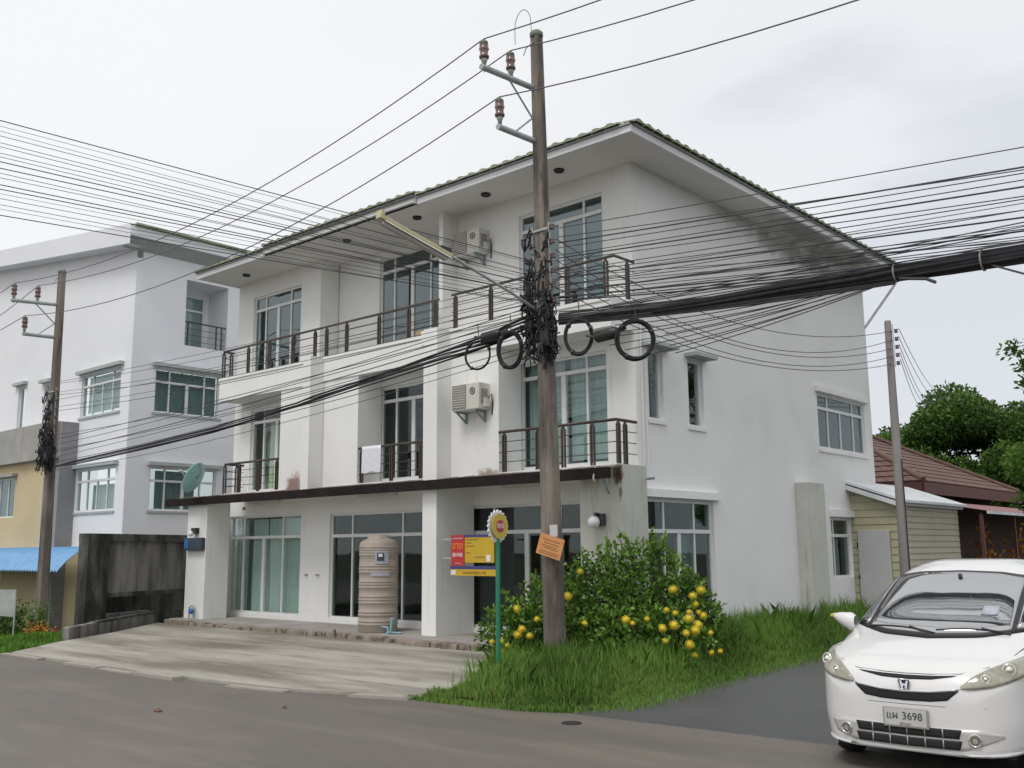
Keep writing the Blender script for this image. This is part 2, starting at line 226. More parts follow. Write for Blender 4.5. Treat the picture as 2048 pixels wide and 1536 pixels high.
# ---------------------------------------------------------------- mesh helpers
def tag(o, label=None, cat=None, group=None, kind=None):
    if label: o['label'] = label
    if cat: o['category'] = cat
    if group: o['group'] = group
    if kind: o['kind'] = kind
    return o
def empty(name, loc=(0, 0, 0), rz=0, **k):
    o = bpy.data.objects.new(name, None); COL.objects.link(o); o.location = loc; o.rotation_euler = (0, 0, rz); o.empty_display_size = .2
    return tag(o, **k)
LOCAL = set()      # roots whose parts are modelled in the root's own coordinates
def wm(o): return o.matrix_basis.copy() if o.parent is None else wm(o.parent) @ o.matrix_parent_inverse @ o.matrix_basis
def adopt(o, parent):
    o.parent = parent; r = parent
    while r.parent: r = r.parent
    o.matrix_parent_inverse = Matrix() if r.name in LOCAL else wm(parent).inverted()
class MB:
    def __init__(s): s.v = []; s.f = []; s.sm = []
    def add(s, vs, fs, smooth=False):
        n = len(s.v); s.v += [tuple(p) for p in vs]; s.f += [tuple(i+n for i in f) for f in fs]; s.sm += [smooth]*len(fs); return s
    def box(s, x0, x1, y0, y1, z0, z1):
        x0, x1 = sorted((x0, x1)); y0, y1 = sorted((y0, y1)); z0, z1 = sorted((z0, z1))
        return s.add([(x0, y0, z0), (x1, y0, z0), (x1, y1, z0), (x0, y1, z0), (x0, y0, z1), (x1, y0, z1), (x1, y1, z1), (x0, y1, z1)],
                     [(0, 3, 2, 1), (4, 5, 6, 7), (0, 1, 5, 4), (1, 2, 6, 5), (2, 3, 7, 6), (3, 0, 4, 7)])
    def obox(s, c, ax, ay, az):
        c = Vector(c); ax, ay, az = Vector(ax), Vector(ay), Vector(az)
        P = [c+sx*ax+sy*ay+sz*az for sz in (-1, 1) for sx, sy in ((-1, -1), (1, -1), (1, 1), (-1, 1))]
        return s.add(P, [(0, 3, 2, 1), (4, 5, 6, 7), (0, 1, 5, 4), (1, 2, 6, 5), (2, 3, 7, 6), (3, 0, 4, 7)])
    def tube(s, pts, r, n=8, cap=True, smooth=True):
        pts = [Vector(p) for p in pts]; rs = r if isinstance(r, (list, tuple)) else [r]*len(pts); V = []; up = None
        for i, p in enumerate(pts):
            d = (pts[min(i+1, len(pts)-1)]-pts[max(i-1, 0)]).normalized()
            if up is None or abs(up.dot(d)) > .98: up = Vector((0, 0, 1)) if abs(d.z) < .9 else Vector((1, 0, 0))
            a = d.cross(up).normalized(); b = a.cross(d)
            V += [p+rs[i]*(math.cos(2*math.pi*k/n)*a+math.sin(2*math.pi*k/n)*b) for k in range(n)]; up = b
        F = [(i*n+k, (i+1)*n+k, (i+1)*n+(k+1) % n, i*n+(k+1) % n) for i in range(len(pts)-1) for k in range(n)]
        s.add(V, F, smooth)
        if cap: s.add(V[:n], [tuple(range(n))]); s.add(V[-n:], [tuple(reversed(range(n)))])
        return s
    def lathe(s, prof, c=(0, 0, 0), n=24, smooth=True):
        V = [(c[0]+r*math.cos(2*math.pi*k/n), c[1]+r*math.sin(2*math.pi*k/n), c[2]+z) for r, z in prof for k in range(n)]
        return s.add(V, [(i*n+k, i*n+(k+1) % n, (i+1)*n+(k+1) % n, (i+1)*n+k) for i in range(len(prof)-1) for k in range(n)], smooth)
    def prism(s, poly, z0, z1):
        n = len(poly)
        return s.add([(x, y, z0) for x, y in poly]+[(x, y, z1) for x, y in poly],
                     [tuple(reversed(range(n))), tuple(range(n, 2*n))]+[(i, (i+1) % n, n+(i+1) % n, n+i) for i in range(n)])
    def sphere(s, c, r, n=14, m=8, sz=1.):
        V = [(c[0]+r*math.sin(math.pi*j/m)*math.cos(2*math.pi*k/n), c[1]+r*math.sin(math.pi*j/m)*math.sin(2*math.pi*k/n), c[2]+sz*r*math.cos(math.pi*j/m)) for j in range(m+1) for k in range(n)]
        return s.add(V, [(j*n+k, (j+1)*n+k, (j+1)*n+(k+1) % n, j*n+(k+1) % n) for j in range(m) for k in range(n)], True)
    def mesh(s, name, m):
        me = bpy.data.meshes.new(name); me.from_pydata(s.v, [], s.f); me.materials.append(M[m] if isinstance(m, str) else m)
        me.polygons.foreach_set('use_smooth', s.sm); me.update(); return me
    def build(s, name, m, parent=None, bevel=0., **k):
        me = s.mesh(name, m)
        o = bpy.data.objects.new(name, me); COL.objects.link(o)
        if parent: adopt(o, parent)
        if bevel:
            bv = o.modifiers.new('bevel', 'BEVEL'); bv.width = bevel; bv.segments = 2; bv.limit_method = 'ANGLE'
        return tag(o, **k)
def box(name, m, parent, *b, **k): return MB().box(*b).build(name, m, parent, **k)
def copy_tree(o, parent=None):
    c = o.copy(); COL.objects.link(c); c.parent = parent
    for ch in list(o.children): copy_tree(ch, c)
    return c
def text(name, s, size, m, loc, ax, ay, parent, extrude=.002, center=True, **k):
    """flat lettering laid along ax (reading direction) and ay (up)"""
    cu = bpy.data.curves.new(name, 'FONT'); cu.body = s; cu.size = size; cu.extrude = extrude
    if center: cu.align_x = 'CENTER'; cu.align_y = 'CENTER'
    t = bpy.data.objects.new('tmp', cu); COL.objects.link(t); dg = bpy.context.evaluated_depsgraph_get(); dg.update()
    me = bpy.data.meshes.new_from_object(t.evaluated_get(dg)); bpy.data.objects.remove(t); bpy.data.curves.remove(cu)
    me.materials.clear(); me.materials.append(M[m])
    o = bpy.data.objects.new(name, me); COL.objects.link(o); adopt(o, parent)
    ax = Vector(ax).normalized(); ay = Vector(ay).normalized(); az = ax.cross(ay)
    o.matrix_basis = Matrix.Translation(loc) @ Matrix((ax, ay, az)).transposed().to_4x4()
    return tag(o, **k)
# planes: F = facing the road (-Y), E = facing the lane (+X); a along the wall, d into the wall, z up
class Plane:
    def __init__(s, kind, c): s.k = kind; s.c = c
    def p(s, a, d, z): return (a, s.c+d, z) if s.k == 'F' else (s.c-d, a, z)
    def bx(s, mb, a0, a1, d0, d1, z0, z1):
        p, q = s.p(a0, d0, z0), s.p(a1, d1, z1); return mb.box(p[0], q[0], p[1], q[1], z0, z1)
def wall(pl, a0, a1, z0, z1, holes, th, name, m, parent):
    A = sorted({a0, a1, *[h[0] for h in holes], *[h[1] for h in holes]}); Z = sorted({z0, z1, *[h[2] for h in holes], *[h[3] for h in holes]})
    solid = lambda i, j: 0 <= i < len(A)-1 and 0 <= j < len(Z)-1 and not any(h[0] <= (A[i]+A[i+1])/2 <= h[1] and h[2] <= (Z[j]+Z[j+1])/2 <= h[3] for h in holes)
    mb = MB(); P = pl.p
    for i in range(len(A)-1):
        for j in range(len(Z)-1):
            if not solid(i, j): continue
            u, w, y, z = A[i], A[i+1], Z[j], Z[j+1]
            mb.add([P(u, 0, y), P(w, 0, y), P(w, 0, z), P(u, 0, z)], [(0, 1, 2, 3)]); mb.add([P(u, th, y), P(w, th, y), P(w, th, z), P(u, th, z)], [(3, 2, 1, 0)])
            for (di, dj, q) in ((-1, 0, ((u, y), (u, z))), (1, 0, ((w, z), (w, y))), (0, -1, ((w, y), (u, y))), (0, 1, ((u, z), (w, z)))):
                if not solid(i+di, j+dj):
                    (s0, t0), (s1, t1) = q; mb.add([P(s0, 0, t0), P(s1, 0, t1), P(s1, th, t1), P(s0, th, t0)], [(3, 2, 1, 0)])
    return mb.build(name, m, parent)
def cloth(pl, a0, a1, z0, z1, d, amp=.03, waves=None, skew=0.):
    n = max(6, int(abs(a1-a0)/.035)); waves = waves or abs(a1-a0)/.17; V = []; rr = random.Random(a0*7+z0); ph = [rr.uniform(-.7, .7) for _ in range(n+1)]
    for j in range(4):
        z = z0+(z1-z0)*j/3
        for i in range(n+1):
            t = i/n; V.append(pl.p(a0+(a1-a0)*t + skew*(j/3-1)*t, d+amp*math.sin(t*waves*2*math.pi+ph[i]*.3+j*.15), z))
    return MB().add(V, [(j*(n+1)+i, j*(n+1)+i+1, (j+1)*(n+1)+i+1, (j+1)*(n+1)+i) for j in range(3) for i in range(n)], True)
def window(parent, pl, a0, a1, z0, z1, tz=None, up=(), lo=(), glass='glass', curtains=(), fw=.055, inset=.04, wide_mid=None, name='window', fm='frame', panes=True):
    """frame with a transom at tz, mullions up/lo (positions along the wall), one pane per opening, curtains behind"""
    w = MB(); d0, d1 = inset, inset+.07; B = pl.bx
    B(w, a0, a1, d0, d1, z1-fw, z1); B(w, a0, a1, d0, d1, z0, z0+fw); B(w, a0, a0+fw, d0, d1, z0+fw, z1-fw); B(w, a1-fw, a1, d0, d1, z0+fw, z1-fw)
    top = z1-fw
    if tz: B(w, a0+fw, a1-fw, d0-.008, d1, tz-.035, tz+.035); top = tz-.035
    for a in up: B(w, a-fw*.42, a+fw*.42, d0+.004, d1, tz+.035, z1-fw)
    for i, a in enumerate(lo):
        hw = fw*.95 if a == wide_mid else fw*.42
        B(w, a-hw, a+hw, d0+.004, d1, z0+fw, top)
    o = w.build(name, fm, parent)
    if panes:
        rows = [((z0+fw, top), [a0+fw, *lo, a1-fw])]
        if tz: rows.append(((tz+.035, z1-fw), [a0+fw, *up, a1-fw]))
        for (q0, q1), e in rows:
            for s0, s1 in zip(e[:-1], e[1:]):
                g = MB(); B(g, s0+.005, s1-.005, d0+.028, d0+.034, q0, q1); g.build('pane', glass, o)
    for c in curtains:
        ca0, ca1, cz0, cz1, cm = c[:5]; cloth(pl, ca0, ca1, cz0, cz1, d1+.09, skew=c[5] if len(c) > 5 else 0).build('curtain', cm, o)
    return o
# ================================================================ measured places (metres)
LOBES = [(-10.53, 11.65, 0.42, 0.42, 0.42), (-10.43, 12.01, 0.49, 0.55, 0.5), (-10.2, 12.34, 0.69, 0.6, 0.6), (-9.75, 12.61, 0.85, 0.62, 0.72), (-9.32, 12.86, 1.0, 0.66, 0.82), (-8.95, 13.31, 1.03, 0.66, 0.86), (-8.58, 13.64, 0.68, 0.6, 0.66), (-8.27, 13.66, 0.47, 0.42, 0.52), (-8.85, 12.34, 0.45, 0.6, 0.5), (-8.41, 12.86, 0.37, 0.6, 0.5), (-8.12, 13.25, 0.25, 0.42, 0.38), (-9.39, 12.25, 0.43, 0.5, 0.5)]
FLOWERS = [(-10.23, 11.6, 0.86), (-9.94, 11.72, 0.71), (-10.07, 11.52, 0.57), (-10.1, 11.46, 0.49), (-9.98, 11.59, 0.47), (-10.39, 11.2, 0.39), (-10.27, 11.26, 0.4), (-10.19, 11.33, 0.34), (-10.28, 11.29, 0.25), (-10.53, 11.3, 0.11), (-10.17, 11.52, 0.15), (-10.07, 11.63, 0.19), (-10.28, 11.37, 0.13), (-9.47, 12.2, 1.41), (-9.53, 11.97, 1.05), (-9.06, 11.76, 0.68), (-8.45, 11.93, 0.75), (-8.37, 11.98, 0.7), (-8.29, 12.23, 0.75), (-8.1, 12.34, 0.62), (-8.3, 12.96, 1.14), (-8.09, 13.41, 1.12), (-8.14, 13.25, 1.04), (-8.09, 13.23, 0.92), (-8.2, 12.61, 0.86), (-8.07, 12.64, 0.82), (-8.02, 12.94, 0.82), (-7.91, 12.74, 0.74), (-8.05, 13.25, 0.8), (-8.0, 13.3, 0.75), (-7.99, 12.47, 0.66), (-7.83, 12.86, 0.65), (-7.8, 12.73, 0.58), (-7.85, 12.57, 0.55), (-7.78, 13.12, 0.52), (-8.04, 12.31, 0.45), (-7.8, 12.57, 0.39), (-7.71, 13.03, 0.24), (-7.66, 13.17, 0.26), (-7.79, 12.66, 0.23), (-7.95, 12.46, 0.14), (-7.81, 12.97, 0.05), (-8.91, 11.7, 0.28), (-8.42, 12.55, -0.13)]
SHOOTS = [((-9.29, 13.02, 2.03), (-9.28, 13.02, 1.5)), ((-8.86, 13.4, 1.95), (-8.93, 13.33, 1.42)), ((-8.67, 13.56, 1.66), (-8.74, 13.5, 1.26)), ((-9.74, 12.62, 1.75), (-9.71, 12.64, 1.27)), ((-9.53, 12.8, 1.8), (-9.57, 12.77, 1.35)), ((-10.65, 11.67, 1.14), (-10.39, 11.91, 0.86)), ((-10.3, 11.98, 0.93), (-10.21, 12.06, 0.67)), ((-8.46, 13.75, 1.37), (-8.57, 13.65, 1.03)), ((-9.5, 12.96, 1.83), (-9.52, 12.94, 1.34)), ((-8.86, 13.66, 1.92), (-8.94, 13.59, 1.41)), ((-8.28, 13.78, 1.22), (-8.38, 13.69, 0.88))]
WIRES = [
('hl',(-9.4,10.13,9.29),(-26.67,10.29,9.01),0.726,0.012),
('hl',(-9.4,10.75,9.36),(-26.2,10.71,8.89),0.726,0.012),
('hl',(-9.4,10.47,8.49),(-26.39,10.53,8.12),0.75,0.012),
('hr',(-9.4,10.13,9.29),(9,9.83,9.39),0.651,0.012),
('hr',(-9.4,10.75,9.36),(9,10.45,9.46),0.864,0.012),
('hr',(-9.4,10.47,8.49),(9,10.17,8.59),0.835,0.012),
('hl2',(-26.67,10.29,9.01),(-46,10.5,9),0.6,0.012),
('hl2',(-26.2,10.71,8.89),(-46,10.5,9),1.119,0.012),
('hl2',(-26.39,10.53,8.12),(-46,10.5,9),0.646,0.012),
('rf',(-9.01,11.25,6.55),(9,11.25,5.14),0.057,0.011),
('rf',(-9.1,11.35,6.45),(9,11.35,4.74),0.066,0.011),
('rf',(-9.18,11.45,6.4),(9,11.45,5.02),0.065,0.018),
('rf',(-9.06,11.3,6.26),(9,11.3,4.9),0.057,0.011),
('rf',(-9.14,11.4,6.18),(9,11.4,4.92),0.051,0.011),
('rf',(-9.02,11.25,6.08),(9,11.25,4.74),0.053,0.018),
('rf',(-9.1,11.35,6.07),(9,11.35,4.58),0.061,0.011),
('rf',(-9.19,11.45,5.94),(9,11.45,4.78),0.045,0.011),
('rf',(-9.07,11.3,5.85),(9,11.3,4.48),0.055,0.011),
('rf',(-9.15,11.4,5.83),(9,11.4,4.39),0.057,0.018),
('rf',(-9.03,11.25,5.67),(9,11.25,4.19),0.063,0.011),
('rf',(-9.11,11.35,5.58),(9,11.35,4.36),0.052,0.018),
('rf',(-9.19,11.45,5.52),(9,11.45,4.25),0.061,0.011),
('lf',(-9.45,11.1,6.09),(-14.87,-0.85,7.91),0.029,0.013),
('lf',(-9.45,11.1,6.06),(-14.98,-0.8,7.84),0.024,0.006),
('lf',(-9.45,11.1,5.91),(-15.05,-0.76,7.87),0.021,0.006),
('lf',(-9.45,11.1,5.93),(-15.1,-0.74,7.77),0.026,0.008),
('lf',(-9.45,11.1,5.85),(-15.26,-0.65,7.74),0.026,0.008),
('lf',(-9.45,11.1,5.81),(-15.26,-0.65,7.68),0.028,0.008),
('lf',(-9.45,11.1,5.86),(-15.44,-0.58,7.55),0.022,0.008),
('lf',(-9.45,11.1,5.74),(-15.44,-0.58,7.56),0.023,0.008),
('lf',(-9.45,11.1,5.74),(-15.5,-0.55,7.47),0.024,0.013),
('lf',(-9.45,11.1,5.75),(-15.66,-0.47,7.37),0.024,0.013),
('lf',(-9.45,11.09,5.62),(-15.71,-0.45,7.38),0.028,0.008),
('lf',(-9.45,11.09,5.67),(-15.75,-0.41,7.25),0.03,0.008),
('lf',(-9.45,11.09,5.6),(-16,-0.3,7.22),0.024,0.013),
('lf',(-9.45,11.09,5.6),(-16.02,-0.3,7.13),0.03,0.013),
('lf',(-9.45,11.09,5.56),(-16.07,-0.27,7.07),0.028,0.006),
('lf',(-9.45,11.09,5.5),(-16.16,-0.23,7.03),0.028,0.008),
('lf',(-9.45,11.09,5.44),(-16.36,-0.14,6.99),0.023,0.008),
('lf',(-9.45,11.09,5.4),(-16.4,-0.12,6.93),0.023,0.006),
('lf',(-9.45,11.09,5.43),(-16.56,-0.05,6.82),0.03,0.013),
('ll',(-9.53,11.23,5.83),(-25.78,11.08,6.13),0.063,0.009),
('ll',(-9.69,11.41,5.78),(-25.78,11.08,6.09),0.124,0.009),
('ll',(-9.59,11.29,5.61),(-25.77,11.09,5.87),0.171,0.009),
('ll',(-9.74,11.47,5.61),(-25.76,11.09,5.8),0.223,0.01),
('ll',(-9.64,11.35,5.51),(-25.76,11.1,5.67),0.067,0.01),
('ll',(-9.54,11.23,5.39),(-25.75,11.11,5.48),0.119,0.01),
('ll',(-9.69,11.41,5.4),(-25.74,11.11,5.38),0.171,0.012),
('ll',(-9.59,11.29,5.32),(-25.71,11.14,4.76),0.217,0.012),
('ll',(-9.75,11.47,5.32),(-25.7,11.15,4.63),0.052,0.014),
('ll',(-9.64,11.35,5.24),(-25.69,11.16,4.31),0.104,0.016),
('ll',(-9.54,11.23,5.42),(-25.7,11.15,4.5),0.149,0.012),
('ll',(-9.7,11.41,5.16),(-25.67,11.17,4.05),0.198,0.014),
('ll',(-9.6,11.29,5),(-25.68,11.17,4.18),0.05,0.011),
('ll',(-9.75,11.47,4.88),(-25.67,11.18,3.92),0.107,0.012),
('ll',(-9.65,11.35,5.12),(-25.69,11.16,4.37),0.156,0.012),
('ll',(-9.55,11.23,4.74),(-25.66,11.18,3.85),0.208,0.01),
('dr',(-9.15,11.35,6.43),(-7.02,19.18,5.93),0.631,0.009),
('dr',(-9.16,11.35,6.26),(-7.03,19.17,5.75),0.782,0.009),
('dr',(-9.16,11.35,6.1),(-7.04,19.16,5.58),0.687,0.009),
('dr',(-9.16,11.35,5.9),(-7.04,19.15,5.42),0.682,0.009),
('dr',(-9.17,11.35,5.67),(-7.05,19.15,5.27),0.567,0.009),
('uf',(-7.97,11.4,4.54),(-4.67,11.3,4.77),0.042,0.009),
('uf',(-7.29,11.4,4.67),(-4.61,11.3,4.82),0.041,0.009),
('uf',(-7.22,11.4,4.5),(-4.49,11.3,4.75),0.035,0.009),
('uf',(-7.55,11.4,4.42),(-4.37,11.3,4.77),0.037,0.009),
('uf',(-8.05,11.4,4.76),(-4.99,11.3,4.79),0.041,0.009),
('uf',(-8.4,11.4,4.84),(-5.25,11.3,4.77),0.039,0.009),
('uf',(-7.14,11.4,4.38),(-4.25,11.3,4.78),0.037,0.009),
('uf',(-8.13,11.4,4.93),(-5.51,11.3,4.82),0.04,0.009),
('uf',(-8.23,11.4,4.65),(-4.93,11.3,4.73),0.04,0.009),
('bs',(-9.05,11.27,5.42),(-4.06,11.3,4.94),0.023,0.008),
('bs',(-9.07,11.29,5.26),(-4.07,11.3,4.86),0.018,0.01),
('bs',(-9.15,11.38,5.1),(-4.07,11.3,4.81),0.007,0.01),
('bs',(-9.16,11.4,5.47),(-4.06,11.3,4.96),0.0,0.008),
('bs',(-9.13,11.36,5.25),(-4.06,11.3,4.89),0.023,0.012),
('bs',(-9.04,11.24,5.16),(-4.07,11.3,4.83),0.02,0.018),
('bs',(-9.06,11.27,5.2),(-4.07,11.3,4.84),0.044,0.018),
('bs',(-9.06,11.27,5.09),(-4.07,11.3,4.83),-0.04,0.018),
('bs',(-9.06,11.28,5.43),(-4.06,11.3,4.92),0.022,0.012),
('bs',(-9.08,11.3,5.14),(-4.07,11.3,4.81),0.012,0.028),
('bs',(-9.08,11.3,5.11),(-4.07,11.3,4.79),0.038,0.03),
('bs',(-9.08,11.3,5.17),(-4.07,11.3,4.85),-0.007,0.022),
('bs',(-9.08,11.3,5.2),(-4.06,11.3,4.88),0.025,0.018),
('bs',(-9.08,11.3,5.08),(-4.07,11.3,4.77),0.051,0.02),
('rx',(-9.09,11.32,5.57),(9,11.32,3.95),0.082,0.007),
('rx',(-9.12,11.35,5.46),(9,11.35,4.06),0.119,0.007),
('rx',(-9,11.2,5.12),(9,11.2,4.9),0.105,0.009),
('rx',(-9.13,11.36,5.23),(9,11.36,4.98),0.038,0.009),
('rx',(-9.07,11.29,5.67),(9,11.29,4.88),0.087,0.007),
('rx',(-9.05,11.27,5.8),(9,11.27,3.55),0.049,0.007),
('rx',(-8.98,11.19,5.52),(9,11.19,4.58),0.083,0.006),
('rx',(-9.08,11.32,5.6),(9,11.32,4.28),0.114,0.007),
('rx',(-9.03,11.24,5.48),(9,11.24,3.77),0.038,0.009),
('rx',(-9.19,11.44,5.53),(9,11.44,3.95),0.067,0.007),
('rx',(-9.16,11.41,5.8),(9,11.41,4.9),0.057,0.006),
('rx',(-9.07,11.29,5.21),(9,11.29,5.26),0.055,0.009),
('rx',(-8.98,11.18,5.2),(9,11.18,4.73),0.119,0.009),
('rx',(-9.12,11.36,5.7),(9,11.36,4.09),0.131,0.007),
('rx',(-9.09,11.31,5.16),(9,11.31,5.16),0.026,0.007),
('d3',(-6.93,19.25,5.98),(-13.6,44.09,8.59),0.9,0.008),
('d3',(-6.94,19.24,5.82),(-13.84,43.88,8.55),0.9,0.008),
('d3',(-6.94,19.24,5.66),(-14.17,43.59,8.48),0.9,0.008),
('d3',(-6.94,19.25,5.5),(-14.3,43.47,8.48),0.9,0.008),
('d3',(-6.94,19.25,5.36),(-14.49,43.3,8.42),0.9,0.008)]
# ================================================================ ground, road, lane, apron
def gz(x, y):
    """the plot to the left of the terrace lies lower than the road"""
    a = min(max((-x-21)/11, 0), 1); b = min(max((y-7.6)/3.6, 0), 1)
    return -.8*a*b
gx = sorted(set([-400, -250, -150, -90, -60, -45] + [x*.75 for x in range(-52, -20)] + [-15, -10, -5, 0, 10, 30, 80, 200, 400])); gy = sorted(set([-400, -150, -60, -20, -8, 0, 4, 7, 7.6] + [7.6+.6*i for i in range(1, 15)] + [18, 24, 32, 45, 80, 150, 400]))
mb = MB(); mb.add([(x, y, gz(x, y)-.03) for y in gy for x in gx], [(j*len(gx)+i, j*len(gx)+i+1, (j+1)*len(gx)+i+1, (j+1)*len(gx)+i) for j in range(len(gy)-1) for i in range(len(gx)-1)], True)
mb.build('ground', 'soil', kind='structure')
edge = [(-400, 7.35), (-60, 7.4), (-30, 7.45), (-18.6, 7.5), (-13.7, 7.5), (-10.6, 7.9), (-9.4, 8.5), (-8.9, 8.9), (-7.9, 8.95), (-7.0, 8.72), (-4, 8.84), (2, 8.9), (400, 9)]
mb = MB(); V = [(x, -9, 0) for x, y in edge]+[(x, y, 0) for x, y in edge]; n = len(edge)
mb.add(V, [(i, i+1, n+i+1, n+i) for i in range(n-1)]).build('road', 'road', kind='structure')
lane = [(-7.0, 8.7), (-6.8, 9.4), (-7.0, 10.7), (-7.3, 12.7), (-7.6, 15.2), (-7.75, 17.5), (-8.2, 20), (-8.4, 24), (-8.4, 26), (-7.8, 60)]
mb = MB(); mb.add([(x, y, -.006) for x, y in lane]+[(1.2, y, -.006) for x, y in lane], [(i, len(lane)+i, len(lane)+i+1, i+1) for i in range(len(lane)-1)]).build('side_lane', 'lane', kind='structure')
# terrace apron: a cast slab with a worn pale lip along the road
ap = [(-18.55, 7.56), (-13.7, 7.58), (-10.7, 7.86), (-8.95, 8.42), (-9.3, 9.6), (-10.6, 11.2), (-11.6, 12.95), (-23.3, 12.95), (-21.3, 10.8), (-19.95, 9.0)]
apron = empty('apron', (-15, 10, 0), kind='structure')
MB().prism(ap, -.1, .035).build('slab', 'concrete', apron)
lip = [(-18.7, 7.43), (-17.2, 7.43), (-16.2, 7.40), (-15.1, 7.42), (-14.0, 7.41), (-12.9, 7.44), (-11.8, 7.55), (-10.7, 7.70), (-9.8, 7.98), (-9.0, 8.25)]
for i, (a, b) in enumerate(zip(lip[:-1], lip[1:])):
    if i in (1, 5, 7): continue
    d = .13 + .05*((i*7) % 3)/2; h = .022 + .012*((i*5) % 3)
    MB().prism([(a[0]+.02, a[1]), (b[0]-.02, b[1]), (b[0]-.02, b[1]+d), (a[0]+.02, a[1]+d)], -.05, h).build('lip_stone', 'kerb', apron)
# small things lying on the road
for (x, y, r, lab) in ((-10.6, 5.95, .06, 'small brown scrap lying on the grey road at the left'), (-9.7, 7.0, .035, 'tiny brown leaf on the road by the terrace lip')):
    MB().add([(x-r, y-r*.5, .012), (x+r, y-r*.7, .008), (x+r*.8, y+r*.6, .02), (x-r*.7, y+r*.5, .03)], [(0, 1, 2, 3)]).add([(x-r, y-r*.5, .002), (x+r, y-r*.7, .002), (x+r*.8, y+r*.6, .004), (x-r*.7, y+r*.5, .004)], [(3, 2, 1, 0)]).build('dry_leaf', 'leafdry', label=lab, cat='leaf')
MB().lathe([(0, .010), (.10, .010), (.105, .004), (.105, -.02)], (-6.55, 8.25, 0), 20).build('drain_cover', 'darkrecess', label='dark round drain cover in the road at the grass tip', cat='drain cover')
# ================================================================ main building
F = Plane('F', 14.4); E = Plane('E', -9.85)
T = empty('townhouse_block', (-16, 19, 0), label='white three-storey townhouse block with balconies and pale green tiled roof', cat='building')
X0, X1 = -22.5, -9.85
# terrace floor and its worn edge stones
MB().box(-22.9, -9.95, 13.02, 14.4, 0, .15).build('terrace_floor', 'platform', T)
MB().box(-14.1, -10.0, 12.78, 13.02, 0, .152).build('terrace_step', 'platform', T)
rr = random.Random(5); x = -22.9
while x < -10.1:
    w = rr.uniform(.28, .46); y0 = 12.86 if x < -14.2 else 12.62; dd = rr.uniform(-.03, .04)
    MB().box(x+.012, min(x+w, -9.98)-.012, y0+dd, y0+.157, -.03, .13+rr.uniform(-.025, .012)).build('edge_stone', 'stone', T, bevel=.015); x += w
# front walls, floor by floor
gl = [(-22.55, -19.52, .25, 2.64), (-18.42, -15.24, .25, 2.6), (-14.1, -10.85, .25, 2.62)]
wall(F, -22.6, X1, .15, 3.18, gl, .2, 'wall', 'front', T)
w2 = [(-21.76, -19.66, 3.24, 5.34), (-16.75, -14.66, 3.26, 5.34), (-12.6, -10.48, 3.26, 5.34)]
wall(F, X0, X1, 3.18, 6.12, w2, .2, 'wall', 'front', T)
FL, FM = Plane('F', 14.4), Plane('F', 14.96)
wl = (-21.80, -19.76, 6.24, 8.31); wmid = (-17.46, -15.28, 6.2, 8.6); wr = (-12.57, -10.49, 6.24, 8.37)
wall(FL, X0, -18.98, 6.12, 8.95, [wl], .2, 'wall', 'front', T)
wall(FM, -18.97, -14.3, 6.12, 8.95, [wmid], .2, 'wall', 'front', T)
wall(F, -14.3, X1, 6.12, 8.95, [wr], .2, 'wall', 'front', T)
MB().box(-14.40, -14.29, 13.95, 14.955, 6.12, 8.9).build('party_fin', 'front', T)
MB().box(-19.12, -18.981, 14.601, 14.955, 6.12, 8.9).build('party_fin', 'front', T)
# projecting wall boxes beside the first-floor recesses
for a, b in ((-19.55, -17.95), (-17.9, -16.70), (-14.2, -12.55)):
    MB().box(a, b, 13.75, 14.4, 3.0, 5.62).build('wall_projection', 'front', T)
# fins and columns
MB().box(-18.18, -17.91, 13.36, 14.4, 3.1, 6.10).build('fin', 'front', T)
MB().box(-14.22, -13.83, 13.36, 14.4, .15, 6.12).build('fin', 'front', T)
MB().box(-14.62, -14.222, 13.66, 14.39, 5.9, 6.19).build('fin_cap', 'front', T)
MB().box(-22.80, -21.92, 13.36, 14.0, .15, 3.02).build('corner_column', 'front', T)
MB().box(-10.6, -9.7, 13.69, 14.43, -.1, 3.165).build('corner_pier', 'pier', T)
MB().box(-9.85, -9.55, 20.4, 21.24, -.1, 3.15).build('side_buttress', 'pier', T)
# shell: side wall, back, left wall, floors
sw = [(14.8, 15.28, 4.04, 5.34), (16.15, 16.7, 4.03, 5.34), (21.8, 24.52, 4.02, 5.32), (14.66, 16.9, .55, 2.63), (22.15, 23.27, 1.05, 2.43)]
wall(E, 14.601, 24.95, -.1, 8.95, sw, .2, 'side_wall', 'side', T)
MB().box(X0, X1-.2, 24.75, 24.95, -.1, 8.95).build('back_wall', 'side', T); MB().box(X0, X0+.2, 14.601, 24.749, -.1, 8.9).build('left_wall', 'nbr', T)
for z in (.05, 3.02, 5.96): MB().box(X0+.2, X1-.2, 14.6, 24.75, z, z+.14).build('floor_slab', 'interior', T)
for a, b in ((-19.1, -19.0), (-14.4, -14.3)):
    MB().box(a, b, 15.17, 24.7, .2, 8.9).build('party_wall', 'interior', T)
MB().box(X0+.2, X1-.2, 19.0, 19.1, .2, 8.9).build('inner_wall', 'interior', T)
# second-floor balcony slabs with a thin cap line, first-floor balcony slabs
for a, b, z in ((-22.2, -18.182, 5.53), (-17.908, -14.222, 5.55), (-13.828, -9.87, 5.58)):
    MB().box(a, b, 13.72, 14.4, z, 6.05).build('balcony_parapet', 'front', T)
    MB().box(a-.0, b, 13.695, 14.39, 6.052, 6.12).build('parapet_cap', 'front', T)
for a, b in ((-21.9, -18.182), (-17.908, -14.222), (-13.828, -10.6)):
    MB().box(a, b, 13.74, 14.4, 3.02, 3.18).build('balcony_slab', 'front', T)
